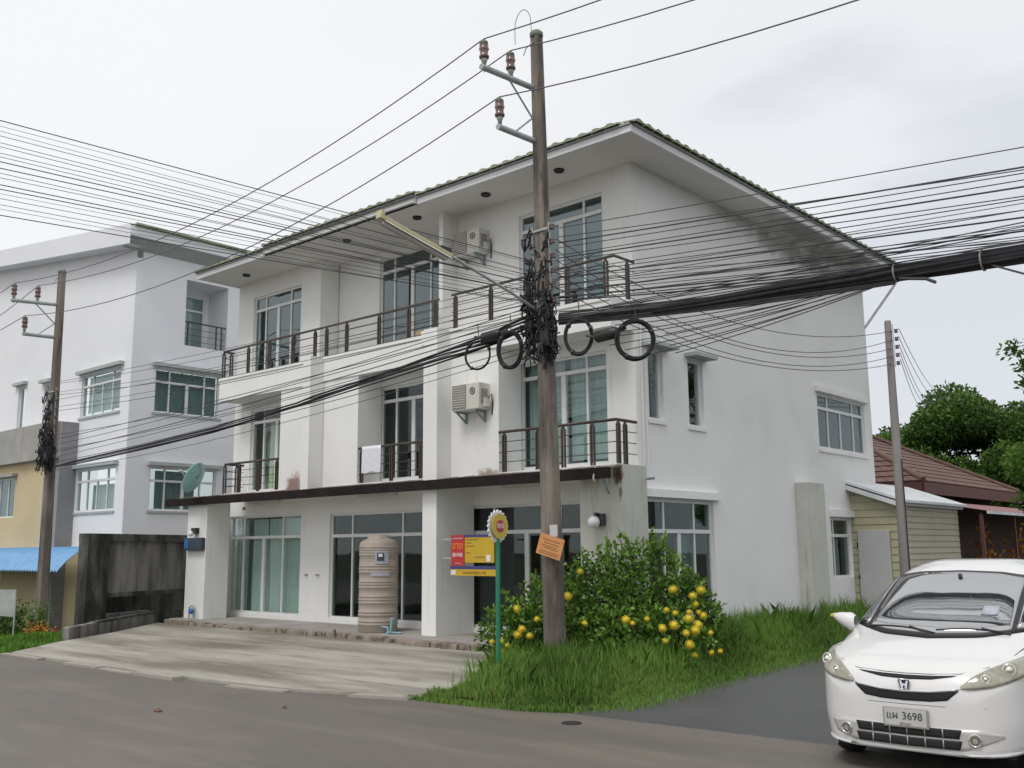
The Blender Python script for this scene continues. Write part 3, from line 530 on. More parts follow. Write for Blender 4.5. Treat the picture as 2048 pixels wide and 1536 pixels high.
# ground-floor glazing, windows
tint = 'glass'
window(T, F, *gl[0], tz=2.10, up=(-21.96, -20.3), lo=(-21.97, -21.1, -20.3), wide_mid=-21.1, inset=.05, curtains=[(-22.5, -21.98, .3, 2.55, 'blind'), (-21.78, -21.12, .3, 2.55, 'blind', -.12), (-21.08, -19.58, .3, 2.55, 'blind')])
window(T, F, *gl[1], tz=2.09, up=(-17.67, -15.99), lo=(-17.67, -16.85, -16.0), wide_mid=-16.85, inset=.05, glass='glassdk')
window(T, F, *gl[2], tz=2.09, up=(-13.33, -11.65), lo=(-12.49, -11.65), wide_mid=-12.49, inset=.05, glass='glassdk', curtains=[(-12.3, -12.0, .4, 1.75, 'curtain')])
for (a, b, z0, z1), cm, dz, gm in zip(w2, ('curtaingreen', None, 'curtain'), (5.0, 5.02, 5.03), ('glass', 'glassdk', 'glass')):
    m = (a+b)/2
    window(T, F, a, b, z0, z1, tz=dz, up=(a+.5, b-.5), lo=(a+.5, m, b-.5), wide_mid=m, inset=.06, glass=gm,
           curtains=[] if cm is None else ([(m-.5, m+.28, z0+.05, z1-.4, cm)] if cm == 'curtaingreen' else [(a+.08, m-.1, z0+.12, z1, cm), (m+.06, b-.04, z0+.12, z1, cm)]))
for pl, (a, b, z0, z1), dz in ((FL, wl, 7.94), (FM, wmid, 8.24), (F, wr, 8.02)):
    m = (a+b)/2
    window(T, pl, a, b, z0, z1, tz=dz, up=(a+.48, b-.48), lo=(a+.48, m, b-.48), wide_mid=m, inset=.05, glass='glassup', curtains=[(b-.5, b-.05, z0+.08, dz, 'curtain')] if pl is F else [])
# dark strip painted as the shade of an open gap behind the second-floor glazing
MB().box(-16.50, -16.39, 15.02, 15.04, 6.26, 8.18).build('open_gap_shade', 'darkrecess', T)
# side wall windows and their hoods
SH = Plane('E', -9.85)
window(T, E, *sw[0], inset=.07, curtains=[(14.82, 15.15, 4.1, 5.3, 'curtain')]); window(T, E, *sw[1], inset=.07, curtains=[(16.17, 16.5, 4.1, 5.3, 'curtain', .14)])
window(T, E, *sw[2], tz=4.98, up=(22.45, 23.9), lo=(22.45, 23.15, 23.9), inset=.05, glass='glassdk'); window(T, E, *sw[3], tz=2.06, up=(15.25, 16.28), lo=(15.25, 15.75, 16.28), wide_mid=15.75, inset=.06, glass='glassdk', curtains=[(15.85, 16.3, .6, 2.0, 'curtain', -.2)])
window(T, E, *sw[4], tz=2.02, up=(22.4,), lo=(22.4,), inset=.06, glass='glassdk', curtains=[(22.45, 23.0, 1.1, 1.95, 'curtain')])
for a0, a1, z, h, d in ((14.62, 15.45, 5.36, .07, .28), (16.05, 16.83, 5.36, .07, .28), (21.7, 24.66, 5.34, .13, .1), (14.44, 17.08, 2.65, .14, .12), (22.1, 23.32, 2.45, .16, .1)):
    mb = MB(); SH.bx(mb, a0, a1, -d, -.003, z, z+h).build('window_hood', 'nbrhood' if d > .2 else 'side', T)
for a0, a1, z in ((14.76, 15.32, 3.97), (16.11, 16.74, 3.96), (21.76, 24.56, 3.93)): mb = MB(); SH.bx(mb, a0, a1, -.035, -.003, z, z+.065).build('window_sill', 'side', T)
for y in (14.55, 14.68): MB().tube([(-9.82, y, 3.25), (-9.82, y, 5.9)], .012, 6).build('wall_pipe', 'side', T)
MB().tube([(-9.7, 14.44, 2.95), (-9.55, 14.44, 2.95)], .025, 6).build('wall_spout', 'meter', T)
# soffit, fascia, hip roof
so_z, YE, XE, XL, YR = 8.775, 13.22, -9.0, -22.66, 25.3
MB().add([(XL+.05, YE+.08, so_z), (XE-.06, YE+.08, so_z), (XE-.06, YR, so_z), (XL+.05, YR, so_z), (XL+.05, 15.3, so_z), (XE-.06, 15.3, so_z)], [(1, 0, 4, 5), (2, 5, 4, 3)]).build('soffit', 'soffit', T)
for (a, b, dz) in ((XL, -19.72, .0), (-19.72, -14.38, .07), (-14.30, XE, .0)):
    MB().box(a, b, YE, YE+.07, so_z-.03+dz, so_z+.09+dz).build('fascia', 'fascia', T); MB().box(a, b, YE-.04, YE+.07, so_z+.092+dz, so_z+.125+dz).build('fascia_trim', 'fasciadark', T)
MB().box(-14.38, -14.30, YE-.02, YE+.1, so_z-.01, so_z+.15).build('gutter_bracket', 'fasciadark', T)
MB().box(XE-.06, XE, YE+.075, YR, so_z-.03, so_z+.09).build('fascia', 'fascia', T); MB().box(XE-.06, XE+.045, YE+.075, YR, so_z+.092, so_z+.125).build('fascia_trim', 'fasciadark', T)
MB().box(XL-.0, XL+.049, YE+.075, YR, so_z-.03, so_z+.125).build('fascia', 'fascia', T)
sl_ = .16; RZ = so_z+.128
def roof_z(x, y): return RZ+.008 + sl_*min(y-YE+.04, XE+.06-x, x-XL+.05, YR+.05-y)
cy = YE+(YR-YE)/2; hd = (YR-YE)/2; hh = RZ+sl_*hd
MB().add([(XL-.05, YE-.04, RZ), (XE+.06, YE-.04, RZ), (XE+.06, YR+.05, RZ), (XL-.05, YR+.05, RZ), (XL+hd, cy, hh), (XE-hd, cy, hh)], [(0, 1, 5, 4), (1, 2, 5), (2, 3, 4, 5), (3, 0, 4)]).build('roof', 'tile', T)
# roof tiles: the eave courses singly, each a barrel tile; the courses above joined
def tile_mb(w=.30, l=.36, t=.03, h=.035, n=5):
    V = []; 
    for y in (0, l):
        for k in range(n): a = k/(n-1); V.append((a*w*.94-w*.47, y, t+h*math.sin(math.pi*min(1, a*1.5))*(1 if a < .67 else .15) + (0 if y == 0 else -.012)))
    for y in (0, l): V += [(-w*.47, y, 0), (w*.47, y, 0)]
    F_ = [(k, k+1, n+k+1, n+k) for k in range(n-1)]+[(2*n,)+tuple([2*n+1])+tuple(reversed(range(n)))] + [(0, n, 2*n+2, 2*n), (n-1, 2*n+1, 2*n+3, 2*n-1)]
    return MB().add(V, F_)
tm = tile_mb().mesh('roof_tile', 'tile'); rest = MB(); tb = tile_mb(); rr = random.Random(3)
def put_tile(p, rz, single):
    Mx = Matrix.Translation(p) @ Matrix.Rotation(rz, 4, 'Z') @ Matrix.Rotation(math.atan(sl_)+rr.uniform(-.015, .015), 4, 'X') @ Matrix.Rotation(rr.uniform(-.02, .02), 4, 'Y')
    if single:
        o = bpy.data.objects.new('roof_tile', tm); COL.objects.link(o); adopt(o, T); o.matrix_basis = Mx
    else: rest.add([Mx @ Vector(v) for v in tb.v], tb.f)
for row in range(4):
    off = row*.31
    x = XL+.12+off
    while x < XE-.05-off:
        dz = .07 if -19.72 < x < -14.34 else 0
        put_tile((x, YE-.09+off, roof_z(x, YE-.04+off) + dz if row else RZ+dz), 0, row == 0); x += .3
    y = YE+.15+off
    while y < YR-.1-off: put_tile((XE+.11-off, y, roof_z(XE+.06-off, y) if row else RZ), math.pi/2, row == 0); y += .3
rest.build('upper_tile_courses', 'tile', T, kind='stuff')
MB().tube([(XE-.15, YE+.17, RZ+.06), (XE-hd, cy, hh+.05)], .07, 8).build('hip_ridge', 'tile', T)
for x, y in ((-11.04, 13.81), (-12.92, 13.81), (-14.95, 13.83), (-17.3, 13.83), (-21.44, 13.9)):
    zz = so_z-.022; MB().lathe([(.0, -.004), (.06, -.004), (.09, -.02), (.10, .0), (.10, .03)], (x, y, zz-.0), 16).build('downlight', 'black', T)
# long canopy with gutter over the terrace
MB().box(-23.6, -9.62, 13.17, 13.27, 2.90, 3.08).build('canopy_gutter', 'canopy', T)
MB().add([(-23.5, 13.27, 3.0), (-10.62, 13.27, 3.0), (-10.62, 13.94, 3.02), (-23.5, 13.94, 3.02)], [(3, 2, 1, 0)]).build('canopy_soffit', 'soffit', T)
x = -23.45
rr = random.Random(8)
while x < -9.75:
    MB().obox((x+.105, 13.48, 3.10+rr.uniform(-.006, .008)), (.1, 0, 0), (0, .24, .035), (0, -.004, .018)).build('canopy_tile', 'canopytile', T, bevel=.008); x += .215
MB().tube([(-9.66, 13.2, 3.0), (-9.655, 13.2, 2.72), (-9.69, 13.3, 2.66)], .02, 6).build('gutter_outlet', 'meter', T)
MB().tube([(-9.9, 13.22, 3.09), (-9.9, 13.16, 2.9), (-9.9, 13.2, 2.86)], .018, 6).build('gutter_hook', 'acwhite', T)
# balcony railings
def post(x, y, z0, z1, along):
    mb = MB(); g = .032
    for s in (-1, 1):
        cx, cyy = (x+s*g, y) if along == 'X' else (x, y+s*g)
        mb.box(cx-.012, cx+.012, cyy-.022, cyy+.022, z0, z1-.08) if along == 'X' else mb.box(cx-.022, cx+.022, cyy-.012, cyy+.012, z0, z1-.08)
        mb.add([(cx-.012, cyy-.02, z1-.08), (cx+.012, cyy-.02, z1-.08), (cx+.012, cyy+.02, z1-.08), (cx-.012, cyy+.02, z1-.08), (x-.008, y-.015, z1-.02), (x+.008, y-.015, z1-.02), (x+.008, y+.015, z1-.02), (x-.008, y+.015, z1-.02)], [(0, 1, 5, 4), (1, 2, 6, 5), (2, 3, 7, 6), (3, 0, 4, 7)])
    return mb
def railing(path, posts, z0, z1, bars=3, top='railtop'):
    r = MB().tube([(x, y, z1) for x, y in path], .028, 8, smooth=True).build('railing', top, T)
    for k in range(bars):
        z = z0+(z1-z0)*(k+1)/(bars+1); MB().tube([(x, y, z) for x, y in path], .0085, 6).build('bar', 'rail', r)
    for x, y, al in posts: post(x, y, z0, z1, al).build('post', 'rail', r)
ry = 13.76
railing([(-22.1, 14.06), (-22.1, ry), (-18.02, ry)], [(-22.1, ry, 'Y'), (-22.1, 13.98, 'Y')]+[(x, ry, 'X') for x in (-21.0, -20.1, -19.15, -18.3)], 6.12, 6.82)
railing([(-17.95, ry), (-14.2, ry)], [(x, ry, 'X') for x in (-17.87, -17.15, -16.05, -15.1, -14.3)], 6.12, 6.82)
railing([(-13.82, ry), (-9.80, ry), (-9.80, 14.36)], [(x, ry, 'X') for x in (-13.72, -12.75, -11.8, -10.85, -9.98)]+[(-9.80, 14.16, 'Y')], 6.12, 6.84)
railing([(-21.85, 14.3), (-21.85, ry), (-19.55, ry)], [(-21.85, ry, 'Y'), (-21.85, 14.1, 'Y')]+[(x, ry, 'X') for x in (-21.2, -20.4, -19.65)], 3.18, 3.91, top='rail')
railing([(-16.66, ry), (-14.24, ry)], [(x, ry, 'X') for x in (-16.56, -15.6, -14.7)], 3.18, 3.93, top='rail')
railing([(-12.55, ry), (-9.84, ry), (-9.84, 14.36)], [(x, ry, 'X') for x in (-12.42, -11.6, -11.0, -10.35)]+[(-9.80, ry, 'Y'), (-9.84, 14.02, 'Y')], 3.18, 3.94, top='rail')
# tube fittings, wall lamps and other small fixtures of the block
for a, b in ((-13.0, -11.9), (-17.33, -16.1), (-21.6, -20.35)):
    MB().box(a, b, 14.30, 14.397, 2.93, 2.99).build('tube_light', 'lampwhite', T)
for x, y in ((-21.7, 14.3), (-14.5, 14.3), (-10.75, 14.36)): MB().sphere((x, y-.05, 2.82), .045, 10, 6).build('spotlight', 'signyellow', T)
w = MB().tube([(-10.15, 13.69, 2.30), (-10.15, 13.60, 2.33), (-10.15, 13.52, 2.33)], .03, 8).build('wall_lamp', 'black', T); MB().box(-10.21, -10.05, 13.60, 13.688, 2.14, 2.34).build('backplate', 'dkframe', w); MB().sphere((-10.19, 13.53, 2.20), .105, 18, 12).build('globe', 'globe', w)
w = MB().box(-22.45, -22.25, 13.25, 13.358, 2.2, 2.34).build('wall_lamp', 'black', T); MB().sphere((-22.40, 13.22, 2.2), .07, 12, 8).build('globe', 'globe', w)
w = MB().box(-22.74, -21.95, 13.24, 13.358, 1.79, 2.10).build('address_board', 'signblue', T, bevel=.02); MB().box(-22.70, -22.52, 13.231, 13.239, 1.85, 2.05).build('blue_mark', 'bluelogo', w)
for x in (-19.25, -18.82): MB().lathe([(0, 0), (.05, 0), (.05, .02), (0, .02)], (x, 14.38, 1.2), 12).build('wall_socket', 'stone', T).rotation_euler = (0, 0, 0)
w = MB().tube([(-22.4, 13.27, .15), (-22.4, 13.27, .42), (-22.27, 13.27, .46), (-22.15, 13.27, .38), (-22.15, 13.27, .15)], .018, 6).build('water_meter', 'meter', T); MB().sphere((-22.31, 13.27, .33), .07, 10, 8).build('dial', 'bluelogo', w)
MB().tube([(-9.03, 25.1, 8.75), (-9.03, 25.1, 8.45), (-9.1, 25.1, 8.36), (-9.8, 24.97, 7.45), (-9.9, 25.0, 7.35), (-9.9, 25.0, 0)], .035, 8).build('downpipe', 'fascia', T)
# air conditioners (things of their own, hung on the wall)
def aircon(x, y, z, label):
    t = empty('air_conditioner', (x, y, z), label=label, cat='air conditioner', group='air conditioner outdoor units on the facade')
    LOCAL.add(t.name)
    b = MB().box(-.36, .36, -.30, 0, 0, .52).build('casing', 'acwhite', t, bevel=.02)
    MB().box(-.35, .02, -.312, -.300, .04, .50).build('grille', 'acgrille', t)
    for k in range(9): MB().box(-.34, .01, -.320, -.312, .065+k*.048, .075+k*.048).build('grille_bar', 'acwhite', b)
    f = MB().tube([(.19+.06*math.cos(a*math.pi/10), -.306, .36+.06*math.sin(a*math.pi/10)) for a in range(21)], .009, 6).build('round_badge', 'dkframe', t)
    MB().box(.17, .21, -.309, -.303, .34, .38).build('mark', 'dkframe', f)
    for k in range(4): MB().box(.361, .372, -.24+k*.05, -.215+k*.05, .12, .4).build('side_vent', 'acgrille', b)
    MB().box(.36, .42, -.18, -.06, .05, .22).build('valve_cover', 'acwhite', t)
    MB().tube([(.40, -.1, .2), (.47, -.06, .3), (.45, -.02, .1), (.42, 0.0, -.1)], .014, 6).build('pipe', 'black', t)
    for s in (-.25, .25): MB().box(s-.02, s+.02, -.33, 0, -.035, 0).box(s-.02, s+.02, -.03, -.003, -.22, -.036).obox((s, -.15, -.11), (.012, 0, 0), (0, .13, -.09), (0, .009, .013)).build('bracket', 'meter', t)
    return t
aircon(-13.14, 13.745, 4.39, 'ivory air conditioner on the first-floor wall under the balcony')
aircon(-13.75, 14.39, 7.75, 'ivory air conditioner high under the eave by the party fin')
# washing on the balcony rail, box, tank, dish, pipes
V = []; nx, nz = 10, 8
for j in range(nz+1):
    for i in range(nx+1): V.append((-16.50+.62*i/nx, 13.715-.012*math.sin(i*1.3)-.01*j/nz, 3.955-.56*j/nz-.02*math.sin(i*.9)*(j/nz)))
for i in range(nx+1): V.append((-16.50+.62*i/nx, 13.80, 3.85))
MB().add(V, [(j*(nx+1)+i+1, j*(nx+1)+i, (j+1)*(nx+1)+i, (j+1)*(nx+1)+i+1) for j in range(nz) for i in range(nx)]+[(i, i+1, (nz+1)*(nx+1)+i+1, (nz+1)*(nx+1)+i) for i in range(nx)], True).build('towel', 'towel', label='white towel hanging over the middle first-floor balcony rail', cat='towel')
MB().box(-14.95, -14.62, 13.80, 14.05, 6.172, 6.27).build('cardboard_box', 'card', label='flat tan box on the second-floor parapet by the fin', cat='box', bevel=.01)
tk = empty('water_tank', (-15.58, 13.44, .15), label='tall beige ribbed plastic water tank standing before the middle shopfront', cat='water tank'); LOCAL.add(tk.name)
pr = [(0, 0), (.37, 0), (.39, .02)]
z = .06
rings = [.16, .22, .34, .40, .58, .64, .70, .88, .94, .99, 1.18, 1.24, 1.30, 1.52, 1.57, 1.62, 1.67]
for k in rings: pr += [(.39, k-.022), (.402, k-.01), (.402, k+.01), (.39, k+.022)]
pr += [(.39, 1.73), (.375, 1.775), (.30, 1.82), (.24, 1.84), (.24, 1.86), (.22, 1.87)]
MB().lathe(pr, n=40).build('shell', 'tank', tk); MB().lathe([(.22, 1.86), (.215, 1.90), (.12, 1.925), (0, 1.93)], n=32).build('lid', 'tank', tk)
def patch(a0, a1, z0, z1, r, name, m, par):
    n = 8; V = [(r*math.cos(a0+(a1-a0)*i/n), r*math.sin(a0+(a1-a0)*i/n), z) for z in (z0, z1) for i in range(n+1)]
    return MB().add(V, [(i, i+1, n+1+i+1, n+1+i) for i in range(n)], True).build(name, m, par)
lb = patch(R(-52), R(-12), 1.34, 1.60, .405, 'label', 'label', tk); patch(R(-46), R(-26), 1.40, 1.56, .408, 'print', 'dkframe', lb); patch(R(-42), R(-31), 1.48, 1.54, .410, 'print', 'white', lb)
lb = patch(R(-64), R(-8), 1.10, 1.17, .405, 'label', 'label', tk)
pp = empty('water_pipes', (-14.98, 13.28, .15), label='blue-green PVC pipes with a tap on the terrace beside the beige tank', cat='pipe'); LOCAL.add(pp.name)
MB().tube([(-.35, 0, .12), (.0, -.1, .12), (.02, -.12, .03), (.35, -.05, .03)], .022, 8).build('pipe', 'pvcgrey', pp); MB().tube([(.1, -.12, .03), (.12, -.1, .28)], .028, 8).build('riser', 'pvc', pp); MB().tube([(.07, -.1, .29), (.17, -.1, .29)], .02, 8).build('tap', 'pvcgrey', pp); MB().tube([(.02, -.13, .03), (.02, -.15, -.02)], .03, 8).build('elbow', 'pvc', pp)
pk = MB().tube([(-16.2, 12.84, .0), (-16.2, 12.84, .2)], .03, 6).build('stub_post', 'stone', label='short rusty stub post at the terrace edge near the tank', cat='post')
dh = empty('satellite_dish', (-22.02, 13.0, 3.56), label='round sea-green satellite dish at the left end of the canopy', cat='satellite dish')
LOCAL.add(dh.name); nrm = Vector((-.80, -.42, .42)).normalized(); dh.rotation_euler = nrm.to_track_quat('Z', 'Y').to_euler()
pf = [(0, -.075)]+[(.40*k/8, -.075+.075*(k/8)**2) for k in range(1, 9)]
MB().lathe(pf+[(.405, .0), (.40, -.012)]+[(.40*k/8, -.087+.075*(k/8)**2) for k in range(7, -1, -1)], n=36).build('reflector', 'dish', dh)
for a in (0, 2.1, 4.2): MB().tube([(.36*math.cos(a), .36*math.sin(a), -.01), (.03*math.cos(a), .03*math.sin(a), .36)], .006, 6).build('feed_strut', 'galv', dh)
MB().lathe([(0, .34), (.035, .34), (.035, .43), (0, .43)], n=12).build('receiver', 'galv', dh)
MB().tube([(0, 0, -.085), (.06, .15, -.18), (.2, .42, -.1)], .022, 8).build('mount_arm', 'galv', dh)
# ================================================================ neighbours on the left
NF = Plane('F', 14.8); NE = Plane('E', -29.0)
N = empty('neighbour_block', (-33, 18, 0), label='tall white-blue apartment block at the left behind the utility pole', cat='building')
nw = [(-32.3, -29.62, 6.15, 7.55), (-32.3, -29.62, 3.05, 4.42), (-37.35, -36.75, 6.1, 7.75), (-35.2, -34.7, 6.1, 7.6)]
wall(NF, -60, -29, -1, 11.0, nw, .2, 'wall', 'nbr', N)
MB().add([(-29, 14.8, 11.0), (-29, 14.8, 11.35), (-60, 14.8, 15.2), (-60, 14.8, 11.0)], [(0, 3, 2, 1)]).build('gable_wall', 'nbr', N)
ne = [(15.62, 17.95, 6.12, 7.56), (15.6, 17.95, 3.03, 4.4), (16.56, 18.12, 8.42, 10.62)]
wall(NE, 15.001, 27, -1, 11.35, ne, .2, 'side_wall', 'nbr', N)
MB().box(-30.3, -30.2, 16.3, 18.4, 8.3, 10.8).build('recess_back', 'nbr', N); MB().box(-30.2, -29.2, 16.3, 16.555, 8.3, 10.8).build('recess_jamb', 'nbr', N); MB().box(-30.2, -29.2, 18.125, 18.4, 8.3, 10.8).build('recess_jamb', 'nbr', N)
MB().box(-30.2, -29.2, 16.5, 18.2, 10.63, 10.8).build('recess_ceiling', 'nbr', N); MB().box(-30.2, -29.2, 16.5, 18.2, 8.28, 8.41).build('recess_floor', 'nbr', N)
NB = Plane('E', -30.18); window(N, NB, 16.8, 17.9, 8.42, 10.4, tz=9.9, lo=(17.2,), up=(), inset=-.06, glass='glassdk')
window(N, NF, *nw[0], tz=7.18, up=(-31.6, -30.25), lo=(-31.6, -30.93, -30.25), inset=.06, curtains=[(-32.2, -29.7, 6.3, 7.5, 'curtain')])
window(N, NF, *nw[1], tz=4.03, up=(-31.6, -30.25), lo=(-31.6, -30.93, -30.25), inset=.06, curtains=[(-31.5, -29.7, 3.1, 3.9, 'curtain')])
window(N, NF, *nw[2], inset=.08, curtains=[(-37.3, -36.8, 6.15, 7.7, 'curtain')]); window(N, NF, *nw[3], inset=.08)
window(N, NE, *ne[0], tz=7.12, up=(16.15, 17.4), lo=(16.15, 16.78, 17.4), inset=.06, wide_mid=16.78, glass='glassdk', curtains=[(15.7, 17.9, 6.2, 7.5, 'curtain')])
window(N, NE, *ne[1], tz=3.97, up=(16.15, 17.4), lo=(16.15, 16.78, 17.4), inset=.06, wide_mid=16.78, glass='glassdk', curtains=[(15.9, 17.3, 3.1, 4.3, 'curtain')])
for pl, a, b, z in ((NF, -32.5, -29.45, 7.6), (NF, -32.45, -29.45, 4.46), (NF, -37.6, -36.6, 7.8), (NF, -35.35, -34.55, 7.65), (NE, 15.5, 18.1, 7.6), (NE, 15.5, 18.1, 4.44)):
    mb = MB(); pl.bx(mb, a, b, -.16, -.003, z, z+.11).build('window_hood', 'nbrhood', N)
for pl, a, b, z in ((NF, -32.38, -29.55, 6.08), (NF, -32.38, -29.55, 2.97), (NE, 15.55, 18.02, 6.05), (NE, 15.55, 18.02, 2.96)):
    mb = MB(); pl.bx(mb, a, b, -.04, -.003, z, z+.07).build('window_sill', 'nbrhood', N)
# raking roof edge along the front, level eave along the side
MB().add([(-28.45, 14.25, 11.22), (-60, 14.25, 15.15), (-60, 14.25, 15.8), (-28.45, 14.25, 11.86), (-28.45, 14.8, 11.22), (-60, 14.8, 15.15), (-60, 27.5, 15.8), (-28.45, 27.5, 11.86)], [(0, 3, 2, 1), (4, 0, 1, 5), (3, 7, 6, 2)]).build('roof_edge', 'nbr', N)
MB().box(-28.50, -28.42, 14.26, 27.5, 11.50, 11.80).build('fascia', 'nbr', N); MB().add([(-28.5, 14.3, 11.5), (-28.5, 27.5, 11.5), (-29.0, 27.5, 11.22), (-29.0, 14.3, 11.22)], [(0, 1, 2, 3)]).build('eave_soffit', 'nbrhood', N)
y = 14.35
while y < 24:
    MB().obox((-28.42, y+.14, 11.845), (.14, 0, .01), (0, .13, 0), (0, 0, .03)).build('eave_tile', 'tile', N); y += .28
nr = MB().tube([(-29.05, 16.58, 9.22), (-29.05, 18.10, 9.22)], .025, 6).build('railing', 'rail', N)
for k in range(3): MB().tube([(-29.05, 16.58, 8.6+.2*k), (-29.05, 18.1, 8.6+.2*k)], .009, 5).build('bar', 'rail', nr)
for y in (16.7, 17.75, 17.95): MB().box(-29.07, -29.03, y-.02, y+.02, 8.42, 9.2).build('post', 'rail', nr)
Yh = empty('yellow_house', (-38, 15, -.8), label='mustard two-storey house with grey parapet and blue awning at the far left', cat='house')
YF = Plane('F', 14.2)
yw = [(-37.6, -35.55, 2.97, 4.34)]
wall(YF, -52, -32.75, 1.9, 4.82, yw, .15, 'wall', 'yelwall', Yh)
window(Yh, YF, *yw[0], lo=(-36.9, -36.2), inset=.05, glass='glassdk', curtains=[(-37.5, -35.7, 3.0, 4.3, 'curtain')])
mb = MB(); YF.bx(mb, -37.8, -35.4, -.18, -.003, 4.37, 4.47).build('window_hood', 'greyband', Yh)
MB().box(-33.3, -32.74, 14.16, 14.79, -1, 4.82).build('pilaster', 'pilaster', Yh)
x = -52.0
while x < -32.6:
    w = min(2.45, -32.45-x); MB().box(x+.01, x+w-.01, 14.05, 14.79, 4.85, 6.02).build('parapet_panel', 'greyband', Yh); x += 2.45
MB().box(-52, -32.35, 13.98, 14.79, 4.80, 4.88).build('parapet_ledge', 'greyband', Yh); MB().box(-32.735, -32.3, 14.24, 14.79, -1, 6.0).build('side_return', 'greydk', Yh)
wall(Plane('F', 14.6), -52, -33.31, -1, 1.95, [(-38.3, -37.2, .2, 1.7)], .1, 'lower_wall', 'yelwall', Yh)
# wall under the awning in front of the white block
LW = Plane('F', 14.65)
wall(LW, -32.3, -28.2, -1, 1.9, [(-31.4, -29.5, -.02, 1.25)], .1, 'lower_wall', 'yelwall', Yh); window(Yh, LW, -31.4, -29.5, -.02, 1.25, lo=(-30.75, -30.1), inset=.04, glass='glassdk')
MB().box(-28.35, -28.2, 14.75, 20, -1, 1.9).build('lower_wall', 'yelwall', Yh)
n = 520; V = []
for j in range(7):
    t = j/6; yy = 14.2-1.55*t; zz = 1.93-.16*t-.52*max(0, (t-.45)/.55)**2
    for i in range(n+1): V.append((-52+23.6*i/n, yy, zz+(.02+.016*t)*math.sin(i*math.pi*2/4.)))
MB().add(V, [(j*(n+1)+i, (j+1)*(n+1)+i, (j+1)*(n+1)+i+1, j*(n+1)+i+1) for j in range(6) for i in range(n)]).build('blue_awning', 'bluemetal', Yh)
# mildewed boundary structure between the plots
def seg(A, B, off, z0, z1, th, mb=None, s0=0., s1=1.):
    A, B = Vector((*A, 0)), Vector((*B, 0)); d = (B-A); nrm_ = Vector((d.y, -d.x, 0)).normalized(); p = A+d*s0+nrm_*off; q = A+d*s1+nrm_*off
    return (mb or MB()).prism([(p.x, p.y), (q.x, q.y), (q.x-nrm_.x*th, q.y-nrm_.y*th), (p.x-nrm_.x*th, p.y-nrm_.y*th)], z0, z1)
A_, B_ = (-22.87, 10.84), (-24.75, 15.2)
D = empty('mildewed_wall', (-23.6, 12.6, 0), label='black mildewed concrete wall between the terrace and the yellow house', cat='wall')
seg(A_, B_, .06, 2.02, 2.20, .3).build('coping', 'mildew', D); seg(A_, B_, .05, -.6, 2.02, .28, s1=.15).build('end_pier', 'mildew', D)
seg(A_, B_, -.05, .80, 2.02, .14, s0=.15).build('panel', 'mildewlite', D); seg(A_, B_, .0, .70, .80, .3, s0=.15).build('beam', 'mildew', D)
seg(A_, B_, -.85, -.6, .9, .1, s0=.22, s1=1.1).build('inner_wall', 'mildew', D); seg(A_, B_, -.2, -.6, .30, .12, s0=.15, s1=.55).build('low_panel', 'mildewlite', D)
PW = empty('planter_wall', (-22, 11, 0), label='low mossy planter wall running beside the concrete apron', cat='wall')
seg((-20.36, 9.4), (-21.38, 10.5), 0, -.5, .27, .14).build('front_block', 'mildewlite', PW, bevel=.02); seg((-21.39, 10.52), (-23.75, 13.1), 0, -.5, .25, .13).build('long_block', 'mildewlite', PW, bevel=.015); seg((-21.3, 10.4), (-23.75, 13.1), .02, .252, .29, .17).build('coping', 'mildew', PW)
bn = empty('vinyl_banner', (-23, 9.2, .3), label='grey vinyl banner on posts in the grass at the left edge', cat='banner')
V = [(-24.2+1.55*i/8, 8.3+.93*i/8, .42-.02*math.sin(i)+.48*j) for j in (0, 1) for i in range(9)]; V = [(x, y, z+(.10 if k >= 9 else 0)*(x+24.2)/1.55) for k, (x, y, z) in enumerate(V)]
MB().add(V, [(i, i+1, 10+i, 9+i) for i in range(8)]).build('sheet', 'banner', bn); MB().tube([(-22.66, 9.24, -.1), (-22.66, 9.24, .95)], .02, 6).build('post', 'galv', bn)
# ================================================================ right: annex, house behind
A = empty('annex_shed', (-9.2, 25, 0), label='cream clad annex with white door beside the townhouse rear', cat='shed')
def top_z(x): return 3.20-(x+9.85)*.36
MB().add([(-9.85, 23.32, 0), (-8.7, 23.32, 0), (-8.7, 23.32, 2.77), (-9.85, 23.32, 3.18), (-9.85, 27.4, 0), (-8.72, 27.4, 0), (-8.72, 27.4, 2.77), (-9.85, 27.4, 3.18), (-8.72, 23.32, 0), (-8.72, 23.32, 2.77)], [(0, 1, 2, 3), (8, 5, 6, 9), (5, 4, 7, 6)]).build('core', 'cladA', A)
z = .0
while z < 3.1:
    zt = z+.168; xa = -8.7 if zt < 2.77 else -9.85+(3.18-zt)/.36
    if xa > -9.8:
        for a, b in (((-9.85, -9.72), (-8.92, xa)) if z < 2.1 else ((-9.85, xa),)):
            MB().add([(a, 23.318, z), (b, 23.318, z), (b, 23.285, z), (a, 23.285, z), (a, 23.318, zt), (b, 23.318, zt), (b, 23.302, zt), (a, 23.302, zt)], [(3, 2, 6, 7), (0, 1, 2, 3), (7, 6, 5, 4), (1, 5, 6, 2), (0, 3, 7, 4)]).build('plank', 'cladA', A)
    z += .175
z = .0
while z < 2.7:
    zt = z+.138; MB().add([(-8.718, 23.32, z), (-8.718, 27.4, z), (-8.682, 27.4, z), (-8.682, 23.32, z), (-8.718, 23.32, zt), (-8.718, 27.4, zt), (-8.70, 27.4, zt), (-8.70, 23.32, zt)], [(3, 2, 6, 7), (0, 1, 2, 3), (7, 6, 5, 4), (1, 5, 6, 2), (0, 3, 7, 4)]).build('plank', 'cladB', A); z += .145
d = MB().box(-9.70, -8.94, 23.25, 23.31, .02, 2.14).build('door', 'doorwhite', A, bevel=.01); 
